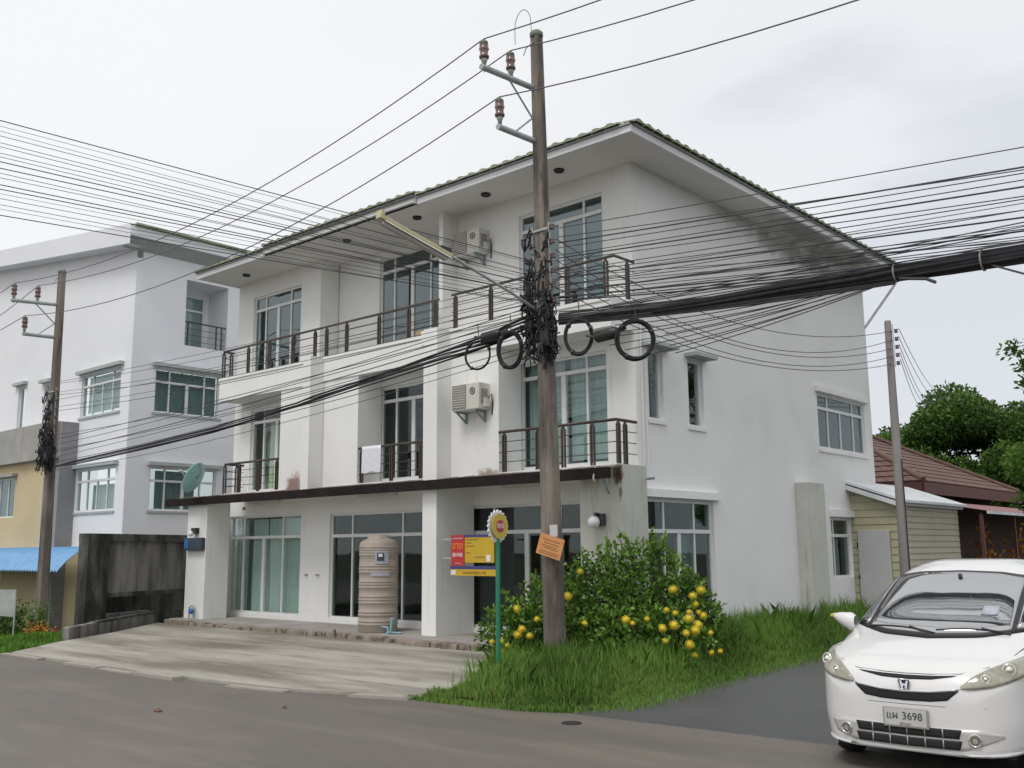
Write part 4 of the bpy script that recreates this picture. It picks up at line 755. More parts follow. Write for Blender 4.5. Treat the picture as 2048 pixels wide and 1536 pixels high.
for z in (.4, 1.0, 1.75): MB().box(-9.72, -9.69, 23.235, 23.26, z, z+.1).build('hinge', 'black', d)
MB().obox((-9.22, 25.3, 3.06), (.76, 0, -.27), (0, 2.2, 0), (0, 0, .03)).build('roof_sheet', 'sheetwhite', A); MB().obox((-9.25, 23.1, 2.95), (.66, 0, -.235), (0, .02, 0), (0, 0, .055)).build('barge_board', 'sheetwhite', A); MB().box(-8.66, -8.58, 23.1, 27.5, 2.70, 2.80).build('gutter', 'sheetwhite', A)
H = empty('brown_roof_house', (-15, 34, 0), label='low house with red-brown tiled hip roof behind the annex', cat='house')
hx0, hx1, hy0, hy1, hz = -19.5, -10.2, 29.4, 39.2, 3.62
MB().box(hx0+.8, hx1-.8, hy0+.8, hy1-.8, -.1, 3.5).build('wall', 'darkwall', H)
rx0, ry0 = (hx0+hx1)/2, hy0+4.4; rzz = 6.05
MB().add([(hx0, hy0, hz), (hx1, hy0, hz), (hx1, hy1, hz), (hx0, hy1, hz), (rx0, ry0, rzz), (rx0, hy1-4.4, rzz)], [(0, 1, 4), (1, 2, 5, 4), (2, 3, 5), (3, 0, 4, 5), (3, 2, 1, 0)]).build('roof', 'brownroof', H)
def facet(P0, P1, Pt0, Pt1, rows, cols, name, m, th=.05, singles=0):
    P0, P1, Pt0, Pt1 = map(Vector, (P0, P1, Pt0, Pt1)); nrm_ = (P1-P0).cross(Pt0-P0).normalized(); st = MB(); cnt = 0
    for j in range(rows):
        a, b = j/rows, (j+1)/rows
        l0, l1 = P0.lerp(Pt0, a), P1.lerp(Pt1, a); u0, u1 = P0.lerp(Pt0, b), P1.lerp(Pt1, b); wd = (l1-l0).length; nc = max(1, int(wd/cols))
        for i in range(nc):
            q = [l0.lerp(l1, i/nc), l0.lerp(l1, (i+.94)/nc), u0.lerp(u1, (i+.94)/nc), u0.lerp(u1, i/nc)]
            V = [q[0]+nrm_*th, q[1]+nrm_*th, q[2]+nrm_*.012, q[3]+nrm_*.012]+[x+nrm_*.002 for x in q]
            F_ = [(0, 1, 2, 3), (0, 4, 5, 1), (1, 5, 6, 2), (3, 7, 4, 0)]
            if cnt < singles: MB().add(V, F_).build(name, m, H)
            else: st.add(V, F_)
            cnt += 1
    if st.v: st.build(name+'_courses', m, H, kind='stuff')
facet((hx0, hy0, hz), (hx1, hy0, hz), (rx0, ry0, rzz), (rx0, ry0, rzz), 13, .33, 'roof_tile', 'brownroof')
facet((hx1, hy0, hz), (hx1, hy1, hz), (rx0, ry0, rzz), (rx0, hy1-4.4, rzz), 13, .33, 'roof_tile', 'brownroof', th=.035)
MB().tube([(hx1, hy0, hz+.05), (rx0, ry0, rzz+.06)], .09, 6).build('hip_ridge', 'brownroof', H); MB().tube([(hx1, hy1, hz+.05), (rx0, hy1-4.4, rzz+.06), (rx0, ry0, rzz+.06)], .09, 6).build('hip_ridge', 'brownroof', H)
MB().box(hx1-.02, hx1+.05, hy0-.05, hy1, 3.26, 3.60).build('fascia', 'maroon', H); MB().box(hx0, hx1, hy0-.05, hy0+.02, 3.26, 3.60).build('fascia', 'maroon', H)
# porch with a maroon sheet roof
V = []; n = 150
for j in (0, 1):
    for i in range(n+1): V.append((-9.9+1.9*j, 27.6+13.*i/n, 3.02-.36*j+.015*math.sin(i*math.pi/2)))
MB().add(V, [(i, n+1+i, n+2+i, i+1) for i in range(n)]).build('porch_roof', 'maroonmetal', H); MB().box(-8.02, -7.96, 27.6, 40.6, 2.58, 2.66).build('porch_trim', 'sheetwhite', H)
MB().box(-9.95, -9.9, 27.6, 40, -.1, 3.0).build('porch_back', 'darkwall', H)
for y in (27.7, 30.6, 33.5, 36.4): MB().box(-8.25, -8.17, y, y+.08, -.1, 2.6).build('porch_post', 'maroon', H)
MB().box(-9.5, -8.2, 27.7, 27.76, -.1, 1.2).build('porch_screen', 'darkwall', H)
# ================================================================ utility poles
def utility_pole(loc, label, lean):
    t = empty('utility_pole', loc, label=label, cat='utility pole', group='tall concrete utility poles along the road'); LOCAL.add(t.name)
    t.rotation_euler = lean; n = 12; mb = MB(); V = []
    for k in range(n+1):
        z = 9.83*k/n - (.3 if k == 0 else 0); s = .135-.055*k/n; c = s*.72
        V += [(s, -c, z), (s, c, z), (c, s, z), (-c, s, z), (-s, c, z), (-s, -c, z), (-c, -s, z), (-.02, -s, z), (-.0, -s+.012, z), (.02, -s, z), (c, -s, z)]
    m = 11; mb.add(V, [(i*m+k, i*m+(k+1) % m, (i+1)*m+(k+1) % m, (i+1)*m+k) for i in range(n) for k in range(m)]); mb.add(V[-m:], [tuple(range(m))])
    mb.build('shaft', 'pole', t); MB().lathe([(.10, 9.80), (.11, 9.82), (.11, 9.87), (.07, 9.91), (0, 9.92)], n=14).build('pole_cap', 'porctop', t)
    def ins(x, y, z):
        i = MB().lathe([(0, .0), (.03, .0), (.035, .06), (.045, .07), (.05, .11), (.035, .115)], (x, y, z), 14).build('insulator', 'galv', t)
        MB().lathe([(.035, .115), (.072, .12), (.078, .15), (.062, .175), (.062, .235), (.078, .26), (.074, .285), (.058, .29), (.07, .315), (.066, .335)], (x, y, z), 18).build('body', 'porcelain', i)
        MB().lathe([(.05, .334), (.068, .35), (.062, .385), (.03, .405), (.02, .43), (0, .435)], (x, y, z), 14).build('cap', 'porctop', i)
        MB().tube([(x, y, z-.1), (x, y, z+.02)], .012, 6).build('bolt', 'galv', i)
    a = MB().tube([(-.05, -.05, 8.94), (-.06, -1.24, 8.87)], .048, 10).build('crossarm', 'galv', t); MB().tube([(-.05, -.10, 8.42), (-.055, -.62, 8.88)], .016, 6).build('brace', 'galv', a)
    b = MB().tube([(-.05, -.05, 8.05), (-.06, -.90, 8.03)], .048, 10).build('crossarm', 'galv', t); MB().tube([(-.05, -.10, 8.42), (-.055, -.52, 8.06)], .016, 6).build('brace', 'galv', b)
    ins(-.055, -1.18, 8.90); ins(-.055, -.58, 8.94); ins(-.055, -.86, 8.08)
    MB().tube([(0, -.08, 9.7), (-.12, -.12, 9.62), (-.16, -.14, 9.5)], .01, 5).build('cap_wire', 'galv', t)
    MB().tube([(-.08, -.02, 9.8)]+[(-.16+.17*math.cos(a_*.3), -.14, 10.0+.28*math.sin(a_*.3)) for a_ in range(0, 11)]+[(-.33, -.14, 9.75)], .006, 5).build('loose_wire_loop', 'wirehv', t)
    # low-voltage rack: two stacks of spools with a strap
    for s in (-1, 1):
        r = MB().box(s*.16-.012, s*.16+.012, -.05, -.02, 5.35, 6.68).build('rack', 'galv', t)
        for k in range(6):
            z = 5.45+.23*k; MB().lathe([(0, -.04), (.04, -.04), (.045, -.02), (.025, 0), (.045, .02), (.04, .04), (0, .04)], (s*.215, -.03, z), 12).build('spool', 'porcelain', r)
    for z in (6.55, 5.45): MB().box(-.19, .19, -.12, -.10, z, z+.035).build('strap', 'galv', t)
    # hanging tangle of leads round the rack
    q = random.Random(11); tg = MB()
    for k in range(150):
        z = q.uniform(4.75, 6.6)**1.0; z = 4.7+abs(q.gauss(0, .55)) if q.random() < .72 else z; s = q.choice((-1, 1)); a0 = q.uniform(0, 6.28); rr_ = q.uniform(.10, .26) if z < 5.6 else q.uniform(.1, .2)
        p = Vector((s*q.uniform(.10, .22), q.uniform(-.22, -.05), z)); pts = [p]
        for j in range(6): p = p+Vector((q.uniform(-.09, .09), q.uniform(-.05, .05), q.uniform(-.16, .10))); p.x = max(min(p.x, .32), -.32); pts.append(p.copy())
        tg.tube(pts, q.uniform(.007, .017), 5, cap=False)
    tg.build('cable_tangle', 'sheath', t)
    for k in range(3): MB().tube([(.13*math.cos(a_*.7)*1.05, .13*math.sin(a_*.7)*1.05, 5.0-.2*k+.01*a_) for a_ in range(10)], .02, 6).build('cable_wrap', 'wire', t)
    for (x, y, z, w, h) in ((-.17, -.16, 5.05, .07, .12), (.15, -.18, 4.85, .08, .14)): MB().box(x-w, x+w, y-.05, y+.05, z-h, z+h).build('terminal_box', 'black', t, bevel=.02)
    return t
up1 = utility_pole((-9.28, 11.35, 0), 'tall weathered concrete utility pole rising from the yellow-flowered bush', (R(.6), R(-.75), 0))
up2 = copy_tree(up1); up2.location = (-26.33, 11.40, -.62); up2.rotation_euler = (R(.8), R(.9), 0); [bpy.data.objects.remove(c) for c in list(up2.children) if c.name.startswith('loose_wire')]; up2['label'] = 'mossy concrete utility pole in front of the yellow house at the left'; LOCAL.add(up2.name)
p3 = empty('slim_pole', (-7.1, 19.15, 0), label='slim bare concrete pole in front of the cream annex', cat='utility pole'); LOCAL.add(p3.name)
MB().lathe([(.0, -.1), (.105, -.1), (.10, 1), (.065, 6.1), (.055, 6.14), (0, 6.15)], n=14).build('shaft', 'pole3', p3)
MB().tube([(.10, -.03, 5.2), (.10, -.03, 6.05)], .008, 5).build('rack', 'galv', p3)
for k in range(5): MB().lathe([(0, -.035), (.035, -.035), (.04, -.015), (.022, 0), (.04, .015), (.035, .035), (0, .035)], (.14, .03, 5.28+.16*k), 12).build('spool', 'porcelain', p3)
MB().tube([(.11, -.06, -.1), (.10, -.06, 3.4)], .012, 6).build('earth_wire', 'black', p3)
# ================================================================ overhead wires
names = {'hl': ('power_line', 'high bare power line spanning between the two tall poles', 'high power lines'), 'hr': ('power_line', 'high bare power line leaving the tall pole towards the upper right', 'high power lines on the right'),
 'hl2': ('power_line', 'bare power line leaving the far pole at the left edge', 'power lines at the left edge'), 'rf': ('service_cable', 'thin black cable running from the tall pole to the right above the bundle', 'thin cables right of the tall pole'),
 'lf': ('telephone_cable', 'thin dark cable crossing the sky from the upper left to the tall pole', 'cables fanning in from the upper left'), 'll': ('service_cable', 'black cable sagging across the facade from the tall pole to the left pole', 'cables between the two tall poles'),
 'dr': ('drop_wire', 'sagging wire from the tall pole to the slim pole past the side wall', 'drop wires across the side wall'), 'uf': ('service_cable', 'thin cable rising from the pole coils to the thick bundle at the right', 'cables joining the bundle from below'),
 'bs': ('heavy_cable', 'heavy black cable merging into the thick bundle right of the pole', 'heavy cables right of the pole'), 'rx': ('service_cable', 'fine cable slanting up to the right edge across the thin cables', 'fine cables slanting across the others at the right'), 'd3': ('drop_wire', 'thin wire from the slim pole down to the round tree', 'wires behind the slim pole')}
def span(A, B, s, n=22):
    A, B = Vector(A), Vector(B); return [A.lerp(B, i/n)-Vector((0, 0, 4*s*(i/n)*(1-i/n))) for i in range(n+1)]
ORD = 'topmost second third fourth fifth sixth seventh eighth ninth tenth eleventh twelfth thirteenth fourteenth fifteenth sixteenth seventeenth eighteenth lowest'.split()
def tops(t): return [wm(t) @ Vector(p) for p in ((-.055, -1.18, 9.335), (-.055, -.58, 9.375), (-.055, -.86, 8.515))]
i1, i2 = tops(up1), tops(up2); WH = ('outer', 'inner', 'lower'); cnt = {}
def at_x(w, x): t = (x-w[1][0])/(w[2][0]-w[1][0]); return w[1][2]+(w[2][2]-w[1][2])*t-4*w[3]*t*(1-t)
grp_ = {}
for w in WIRES: grp_.setdefault(w[0], []).append(w)
for k, lst in grp_.items():
    nm, lab, grp = names[k]
    if k in ('lf', 'rf', 'll', 'bs', 'rx', 'uf'): lst.sort(key=lambda w: -at_x(w, {'lf': -12.5, 'rf': -3, 'll': -20, 'bs': -6, 'rx': -3, 'uf': -6.5}[k]))
    elif k in ('dr', 'd3'): lst.sort(key=lambda w: -w[2][2])
    for i, (_, A0, B0, s, r) in enumerate(lst):
        A1, B1 = A0, B0
        if k == 'hl': A1, B1 = i1[i], i2[i]
        if k == 'hr': A1, B1 = i1[i], (9, i1[i].y-.3, i1[i].z+.1)
        if k == 'hl2': A1, B1 = i2[i], (-46, 10.5, 9.0-.5*(i == 2))
        if k in ('hl', 'hr', 'hl2'): lb_ = lab+', tied to the '+WH[i]+' insulator'
        elif k in ('lf', 'rf', 'll', 'bs', 'dr', 'd3', 'rx', 'uf'): lb_ = ('lowest' if i == len(lst)-1 else ORD[i])+' '+lab.replace('thin dark cable crossing the sky', 'dark cable crossing the sky').replace('black cable sagging', 'cable sagging')
        else: lb_ = lab
        o_ = MB().tube(span(A1, B1, s), r*{'lf': .50, 'rf': .58, 'll': .55, 'bs': .9, 'dr': .75, 'uf': .75, 'hl': .8, 'hr': .8, 'hl2': .8, 'd3': .8, 'rx': .8}[k], 6).build(nm, 'wirehv' if k in ('hl', 'hr', 'hl2') else 'wire', label=' '.join(lb_.split()[:16]), cat='cable', group=grp)
bd = empty('cable_bundle', (-4, 11.3, 4.8), label='thick black taped cable bundle running off to the right edge', cat='cable bundle')
pts = [(-7.4, 11.3, 5.01), (-6.6, 11.3, 4.97), (-5.4, 11.3, 4.945), (-4.4, 11.3, 4.90), (-4.09, 11.3, 4.89), (-3.45, 11.3, 4.86), (-2.69, 11.3, 4.83), (0, 11.3, 4.78), (4, 11.2, 4.85), (9, 11, 5.1)]
MB().tube(pts, [.02, .032, .05, .068, .078, .085, .09, .09, .09, .09], 16).build('sheath', 'sheath', bd)
q = random.Random(2)
for k in range(7):
    a = k*.9+.3; MB().tube([(x, y+.075*math.sin(a+.2*i)*min(1, .5+i*.12), z+.085*math.cos(a+.2*i)*min(1.05, .45+i*.13)) for i, (x, y, z) in enumerate(pts)], .02+.008*q.random(), 7).build('strand', 'sheath', bd)
for x, z, w in ((-4.05, 4.888, .102), (-3.1, 4.845, .112)): MB().tube([(x-.007, 11.3, z), (x+.007, 11.3, z)], w+.010, 16).build('tie', 'acgrille', bd)
MB().tube([(-3.0, 11.25, 4.76), (-2.6, 11.2, 4.55), (-1.5, 11, 4.2)], .012, 5).build('loose_end', 'wire', bd); MB().tube([(-4.0, 11.25, 4.8), (-3.7, 11.25, 4.74), (-3.6, 11.25, 4.68)], .02, 5).build('loose_end', 'wire', bd)
# heavy twisted cable from pole to pole
mp_ = [(-9.45, 11.25, 5.2), (-10.44, 11.25, 5.02), (-11.39, 11.25, 4.94), (-13.27, 11.25, 4.73), (-15.45, 11.25, 4.49), (-18.38, 11.25, 4.25), (-21.06, 11.25, 4.13), (-25.9, 11.25, 3.95)]
hc = empty('heavy_cable_run', (-15, 11.25, 4.5), label='thick twisted cable run sagging left from the tall pole across the facade', cat='cable bundle')
for k in range(6):
    V = []
    for i in range(len(mp_)-1):
        for j in range(4):
            p = Vector(mp_[i]).lerp(Vector(mp_[i+1]), j/4); a = k*1.05+(i*4+j)*.35; w = (.035, .035, .034, .03, .024, .015, .012)[i]; V.append(p+Vector((0, w*math.sin(a), w*math.cos(a)+(.03*k-.07)*(1 if i < 4 else .6))))
    V.append(Vector(mp_[-1])); MB().tube(V, [(.017+.006*(k % 2))*(1-.5*i/len(V)) for i in range(len(V))], 7).build('strand', 'sheath', hc)
def coil(c, rx_, rz_, rz, th, nstr, label):
    t = empty('cable_coil', c, label=label, cat='cable coil', group='coils of spare cable hung beside the tall pole'); LOCAL.add(t.name); t.rotation_euler = (0, 0, rz); q = random.Random(int(c[0]*100))
    for k in range(nstr):
        ox, oz, oy = q.uniform(-th, th), q.uniform(-th, th), q.uniform(-th, th); e1, e2 = q.uniform(.97, 1.03), q.uniform(.97, 1.03)
        MB().tube([(ox+rx_*e1*math.cos(a*math.pi/16), oy, oz+rz_*e2*math.sin(a*math.pi/16)) for a in range(33)], .012, 6, cap=False).build('loop', 'sheath', t)
    MB().tube([(rx_*.1, 0, rz_*.9), (0, 0, rz_+.28)], .008, 5).build('hanger', 'wire', t)
    for a in (.4, 2.4, 4.2): MB().tube([((rx_)*math.cos(a)-.02, 0, rz_*math.sin(a)), (rx_*math.cos(a)+.02, 0, rz_*math.sin(a))], th+.022, 8).build('binding', 'black', t)
coil((-10.62, 11.15, 4.79), .22, .23, R(15), .006, 4, 'thin round cable coil hanging furthest left of the tall pole')
coil((-9.93, 11.15, 4.78), .19, .28, R(20), .022, 12, 'narrow thick cable coil hanging just left of the tall pole')
coil((-8.56, 11.1, 4.78), .20, .26, R(20), .020, 11, 'narrow cable coil hanging just right of the tall pole')
coil((-7.62, 11.15, 4.60), .25, .27, R(38), .024, 13, 'big round cable coil hanging furthest right of the tall pole')
for (x, y, z, rz, lab) in ((-10.32, 11.15, 5.05, .0, 'black cable splice box left of the tall pole'), (-8.06, 11.1, 4.72, .05, 'black cylindrical splice closure between the two right coils')):
    t = empty('splice_closure', (x, y, z), label=lab, cat='splice closure'); LOCAL.add(t.name)
    MB().tube([(-.19, 0, -.01), (-.17, 0, 0), (.15, 0, .02), (.19, 0, .02)], [.05, .085, .085, .05], 14).build('body', 'black', t); MB().tube([(.19, 0, .02), (.33, 0, .06)], .02, 6).build('cable_stub', 'wire', t)
    MB().tube([(-.19, 0, 0), (-.36, 0, .05)], .02, 6).build('cable_stub', 'wire', t)
# fluorescent street lamp on a bracket over the road
lp = empty('street_lamp', (-9.4, 11.2, 5.35), label='long yellowed fluorescent street lamp on a slanting bracket from the pole', cat='street lamp')
MB().tube([(-9.42, 11.22, 5.32), (-9.43, 10.6, 5.50), (-9.44, 9.3, 5.80), (-9.44, 8.35, 5.985)], .022, 8).build('bracket', 'galv', lp)
ax = Vector((0, 8.06-9.32, 5.97-5.72)).normalized(); az_ = Vector((1, 0, 0)).cross(ax)*-1
c = Vector((-9.4, 8.69, 5.845))
if az_.z < 0: az_ = -az_
MB().obox(c+az_*.045, ax*.655, Vector((.035, 0, 0)), az_*.03).build('housing', 'tube', lp, bevel=.015)
MB().add([c+az_*.015+ax*s*.62+Vector((x, 0, 0))+az_*h for s in (-1, 1) for x, h in ((-.085, -.045), (-.035, 0), (.035, 0), (.085, -.045))], [(0, 1, 5, 4), (1, 2, 6, 5), (2, 3, 7, 6)]).build('reflector_wing', 'lampwhite', lp)
MB().tube([c-az_*.02-ax*.6, c-az_*.02+ax*.6], .018, 10).build('fluorescent_tube', 'globe', lp)
MB().obox(c+az_*.06+ax*.66, ax*.03, Vector((.05, 0, 0)), az_*.055).build('end_cap', 'tube', lp); MB().box(-9.47, -9.40, 9.15, 9.35, 5.82, 5.88).build('ballast', 'black', lp)
# notices on the pole
nt1 = MB().box(-9.21, -9.07, 11.17, 11.18, 1.93, 2.10).build('paper_notice', 'paper', label='small white paper notice stuck on the tall pole above the orange board', cat='notice')
ob = empty('orange_board', (-9.17, 11.13, 1.79), label='tilted faded orange board nailed to the tall pole', cat='sign'); LOCAL.add(ob.name); ob.rotation_euler = (0, R(17), R(12))
MB().box(-.20, .20, -.008, .008, -.15, .15).build('panel', 'orange', ob)
for j, (z, w, dx) in enumerate(((.085, .14, 0), (.04, .12, .01), (.0, .13, -.02), (-.03, .11, .02), (-.085, .16, .01), (-.115, .15, 0))): MB().box(-w+dx, w+dx, -.0115, -.0085, z-.006, z+.006).build('faded_line', 'smudge', ob)
for x, z in ((-.17, .12), (.17, .12)): MB().lathe([(0, .0), (.008, 0)], (x, -.012, z), 8).build('nail', 'black', ob)
# flower-shaped route sign on its green pipe
fs = empty('flower_sign', (-9.02, 9.85, 0), label='daisy-shaped yellow and white route sign on a green pipe at the grass tip', cat='sign'); LOCAL.add(fs.name); fs.rotation_euler = (0, 0, R(4))
MB().tube([(0, 0, -.1), (0, 0, 1.98)], .032, 12).build('pipe', 'green', fs)
for k in range(20):
    a = k*2*math.pi/20; ca, sa = math.cos(a), math.sin(a)
    V = [(.008, -sa*.035+ca*.10, ca*.035+sa*.10), (.008, sa*.035+ca*.10, -ca*.035+sa*.10), (.008, sa*.030+ca*.19, -ca*.030+sa*.19), (.008, ca*.222, sa*.222), (.008, -sa*.030+ca*.19, ca*.030+sa*.19)]
    V = [(x, y, z+2.06) for x, y, z in V]; V += [(x-.02, y, z) for x, y, z in V]
    MB().add(V, [(0, 1, 2, 3, 4), (9, 8, 7, 6, 5)]+[(i, i+5, (i+1) % 5+5, (i+1) % 5) for i in range(5)]).build('petal', 'white', fs)
def disc(x, r, name, m, par, th=.012): return MB().add([(x+dx, r*math.cos(a*math.pi/16), 2.06+r*math.sin(a*math.pi/16)) for dx in (0, th) for a in range(32)], [tuple(range(32, 64)), tuple(reversed(range(32)))]+[(i, (i+1) % 32, 32+(i+1) % 32, 32+i) for i in range(32)]).build(name, m, par)
dd = disc(.03, .168, 'yellow_disc', 'signyellow', fs); disc(.043, .082, 'red_centre', 'redflower', dd, .006); text('route_number', '010', .095, 'white', (.051, 0, 2.06), (0, 1, 0), (0, 0, 1), dd)
# red and yellow property board by the middle column
sg = empty('property_board', (-13.3, 13.5, 1.6), label='red and yellow property board with blue stripe beside the middle column', cat='sign')
MB().box(-13.70, -12.62, 13.50, 13.52, 1.52, 2.02).build('board', 'yellow', sg); MB().box(-13.72, -12.60, 13.492, 13.499, 1.985, 2.03).build('top_edge', 'blue', sg)
rd = MB().box(-13.70, -13.36, 13.485, 13.498, 1.46, 2.03).build('red_column', 'red', sg); MB().box(-13.66, -13.40, 13.481, 13.4845, 1.955, 1.975).build('thin_line', 'label', rd)
text('yellow_lettering', 'ขาย', .19, 'orangeprint', (-13.53, 13.482, 1.83), (1, 0, 0), (0, 0, 1), rd); text('white_lettering', 'BHAB', .105, 'white', (-13.53, 13.482, 1.66), (1, 0, 0), (0, 0, 1), rd); MB().box(-13.60, -13.45, 13.481, 13.4845, 1.50, 1.515).build('thin_line', 'label', rd)
MB().box(-13.73, -12.58, 13.488, 13.50, 1.40, 1.458).build('blue_stripe', 'blue', sg); MB().box(-13.72, -12.57, 13.49, 13.505, 1.28, 1.398).build('lower_strip', 'yellow', sg)
text('strip_lettering', 'อาคารพาณิชย์ 3 ชั้น', .075, 'smudge', (-13.1, 13.487, 1.335), (1, 0, 0), (0, 0, 1), sg); MB().box(-13.70, -13.58, 13.484, 13.489, 1.30, 1.38).build('white_mark', 'white', sg)
for z, a, b in ((1.94, -13.32, -13.02), (1.88, -13.32, -13.18), (1.82, -13.32, -13.1), (1.70, -13.32, -13.22), (1.62, -13.1, -12.85)): MB().box(a, b, 13.495, 13.499, z-.008, z+.008).build('fine_print', 'smudge', sg)
MB().box(-12.80, -12.70, 13.492, 13.499, 1.54, 1.66).build('white_square', 'white', sg)
for z in (1.6, 1.95): MB().box(-13.96, -13.6, 13.525, 13.545, z-.015, z+.015).build('bracket', 'galv', sg)
sg.location.x += .27; sg.location.y -= .12
# ================================================================ vegetation
RNG = np.random.default_rng(7)
def npmesh(name, V, nper, m, tint, parent=None, **k):
    """V: (n, nper, 3) one polygon each"""
    n = len(V); me = bpy.data.meshes.new(name); me.vertices.add(n*nper); me.vertices.foreach_set('co', V.reshape(-1).astype(np.float32))
    me.loops.add(n*nper); me.loops.foreach_set('vertex_index', np.arange(n*nper, dtype=np.int32)); me.polygons.add(n); me.polygons.foreach_set('loop_start', np.arange(0, n*nper, nper, dtype=np.int32))
    me.update(calc_edges=True); a = me.attributes.new('tint', 'FLOAT', 'POINT'); a.data.foreach_set('value', np.repeat(tint, nper).astype(np.float32))
    me.materials.append(M[m]); o = bpy.data.objects.new(name, me); COL.objects.link(o)
    if parent: adopt(o, parent)
    return tag(o, **k)
def leaves(P, L, Wd, out=None, up=.5, tint=None, droop=0., spread=.8):
    """diamond leaves at points P; out = preferred direction"""
    n = len(P); d = RNG.normal(size=(n, 3))*spread
    if out is not None: d += out
    d[:, 2] += up; d /= np.linalg.norm(d, axis=1)[:, None]
    s = np.cross(d, RNG.normal(size=(n, 3))); s /= np.linalg.norm(s, axis=1)[:, None]
    nn_ = np.cross(d, s); l = (L*RNG.uniform(.7, 1.25, n))[:, None]; w = (Wd*RNG.uniform(.8, 1.2, n))[:, None]
    return np.stack([P, P+d*l*.45+s*w*.5+nn_*w*.12, P+d*l*.95+nn_*w*-.15-np.array([0, 0, 1])*l*droop, P+d*l*.45-s*w*.5+nn_*w*.12], 1)
def grass(name, reg, n, hf, m, kind='stuff', w=.007, **k):
    """blades in a sampled region; hf(x, y) = height"""
    P = reg(n); n = len(P); x, y, z = P.T; h = hf(x, y)*RNG.uniform(.55, 1.3, n); a = RNG.uniform(0, 6.28, n); lean = RNG.uniform(.05, .55, n)
    dx, dy = np.cos(a), np.sin(a); ww = w*RNG.uniform(.7, 1.5, n); b = RNG.uniform(0, 6.28, n); sx, sy = np.cos(b)*ww, np.sin(b)*ww
    c = lambda X, Y, Z: np.stack([X, Y, Z], 1)
    V = np.stack([c(x-sx, y-sy, z-.02), c(x+sx, y+sy, z-.02), c(x+sx*.8+dx*lean*h*.35, y+sy*.8+dy*lean*h*.35, z+h*.6), c(x+dx*lean*h, y+dy*lean*h, z+h*(1-lean*.25)), c(x-sx*.8+dx*lean*h*.35, y-sy*.8+dy*lean*h*.35, z+h*.6)], 1)
    t = np.clip(RNG.normal(.45, .25, n)+.25*np.sin(x*2.3+y*1.7), 0, 1)
    return npmesh(name, V, 5, m, t, kind=kind, **k)
def inpoly(x, y, poly):
    r = np.zeros(len(x), bool); n = len(poly)
    for i in range(n):
        (x0, y0), (x1, y1) = poly[i], poly[(i+1) % n]; c = ((y0 > y) != (y1 > y)) & (x < (x1-x0)*(y-y0)/(y1-y0+1e-9)+x0); r ^= c
    return r
def sampler(poly, zf=lambda x, y: 0*x):
    X = [p[0] for p in poly]; Y = [p[1] for p in poly]
    def f(n):
        x = RNG.uniform(min(X), max(X), n); y = RNG.uniform(min(Y), max(Y), n); k = inpoly(x, y, poly); x, y = x[k], y[k]; return np.stack([x, y, zf(x, y)], 1)
    return f
verge = [(-8.95, 8.42), (-7.9, 8.5), (-7.1, 8.75), (-6.85, 9.4), (-7.0, 10.7), (-7.25, 12.7), (-7.55, 15.2), (-7.7, 17.5), (-8.1, 20), (-8.5, 23.2), (-9.8, 23.2), (-9.8, 14.5), (-9.65, 13.6), (-11.75, 12.75), (-10.6, 11.1), (-9.3, 9.5)]
def vd(x, y):   # distance in from the open edges of the verge
    ex = np.interp(y, [8.4, 9.4, 12.7, 17.5, 20, 23], [-7.6, -6.85, -7.25, -7.7, -8.1, -8.5]); wx = np.interp(y, [8.4, 9.5, 11.1, 12.8], [-9.0, -9.35, -10.65, -11.8])
    return np.minimum(ex-x, np.where(y < 12.9, x-wx, 9))
zv = lambda x, y: np.clip(vd(x, y), 0, .8)*.12
hv = lambda x, y: np.clip(.06+.20*np.clip(vd(x, y), 0, 1.2)+.10*np.clip((y-12)/6, 0, 1), .04, .42)*(.80+.45*np.sin(x*5.1+np.sin(y*3))*np.sin(y*4.3)+.35*np.sin(x*13+y*3)*np.sin(y*11-x*2))
mb = MB(); gxx = np.linspace(-12, -6.6, 28); gyy = np.linspace(8.3, 23.3, 60); X_, Y_ = np.meshgrid(gxx, gyy); Z_ = zv(X_, Y_)-.012; ins = inpoly(X_.ravel(), Y_.ravel(), verge).reshape(X_.shape)
Fs = [(j*28+i, j*28+i+1, (j+1)*28+i+1, (j+1)*28+i) for j in range(59) for i in range(27) if ins[j, i] and ins[j, i+1] and ins[j+1, i] and ins[j+1, i+1]]
mb.add(list(zip(X_.ravel(), Y_.ravel(), Z_.ravel())), Fs, True).build('verge_mound', 'soil', kind='structure')
_vs = sampler(verge, zv)
def ragged(n):
    p = _vs(n); d = vd(p[:, 0], p[:, 1]); e = .10+.09*np.sin(p[:, 1]*3.1+1)*np.sin(p[:, 0]*4.7)+.05*np.sin(p[:, 1]*11); return p[(d > e*RNG.uniform(0, 1.3, len(p))) & (RNG.uniform(0, 1, len(p)) < .62+.4*np.sin(p[:, 0]*7.7)*np.sin(p[:, 1]*6.1)+.25*(d < .3))]
grass('grass', ragged, 230000, hv, 'grass', w=.005, label='rough green grass verge around the pole and along the side wall', cat='grass')
def weeds(n):
    p = _vs(n); d = vd(p[:, 0], p[:, 1]); return p[(d > .35) & (np.sin(p[:, 0]*2.3+1)*np.sin(p[:, 1]*1.7) > -.1)]
grass('dry_grass', ragged, 26000, lambda x, y: hv(x, y)*.8, 'straw', w=.004, label='dry straw coloured blades mixed into the grass verge', cat='grass')
grass('tip_weeds', sampler([(-9.15, 8.28), (-8.3, 8.36), (-7.4, 8.5), (-7.0, 8.68), (-7.2, 8.95), (-8.0, 8.75), (-8.9, 8.7)], lambda x, y: 0*x), 5200, lambda x, y: .06+0*x, 'grass', w=.006, label='short grass spilling over the road at the tip of the verge', cat='weeds')
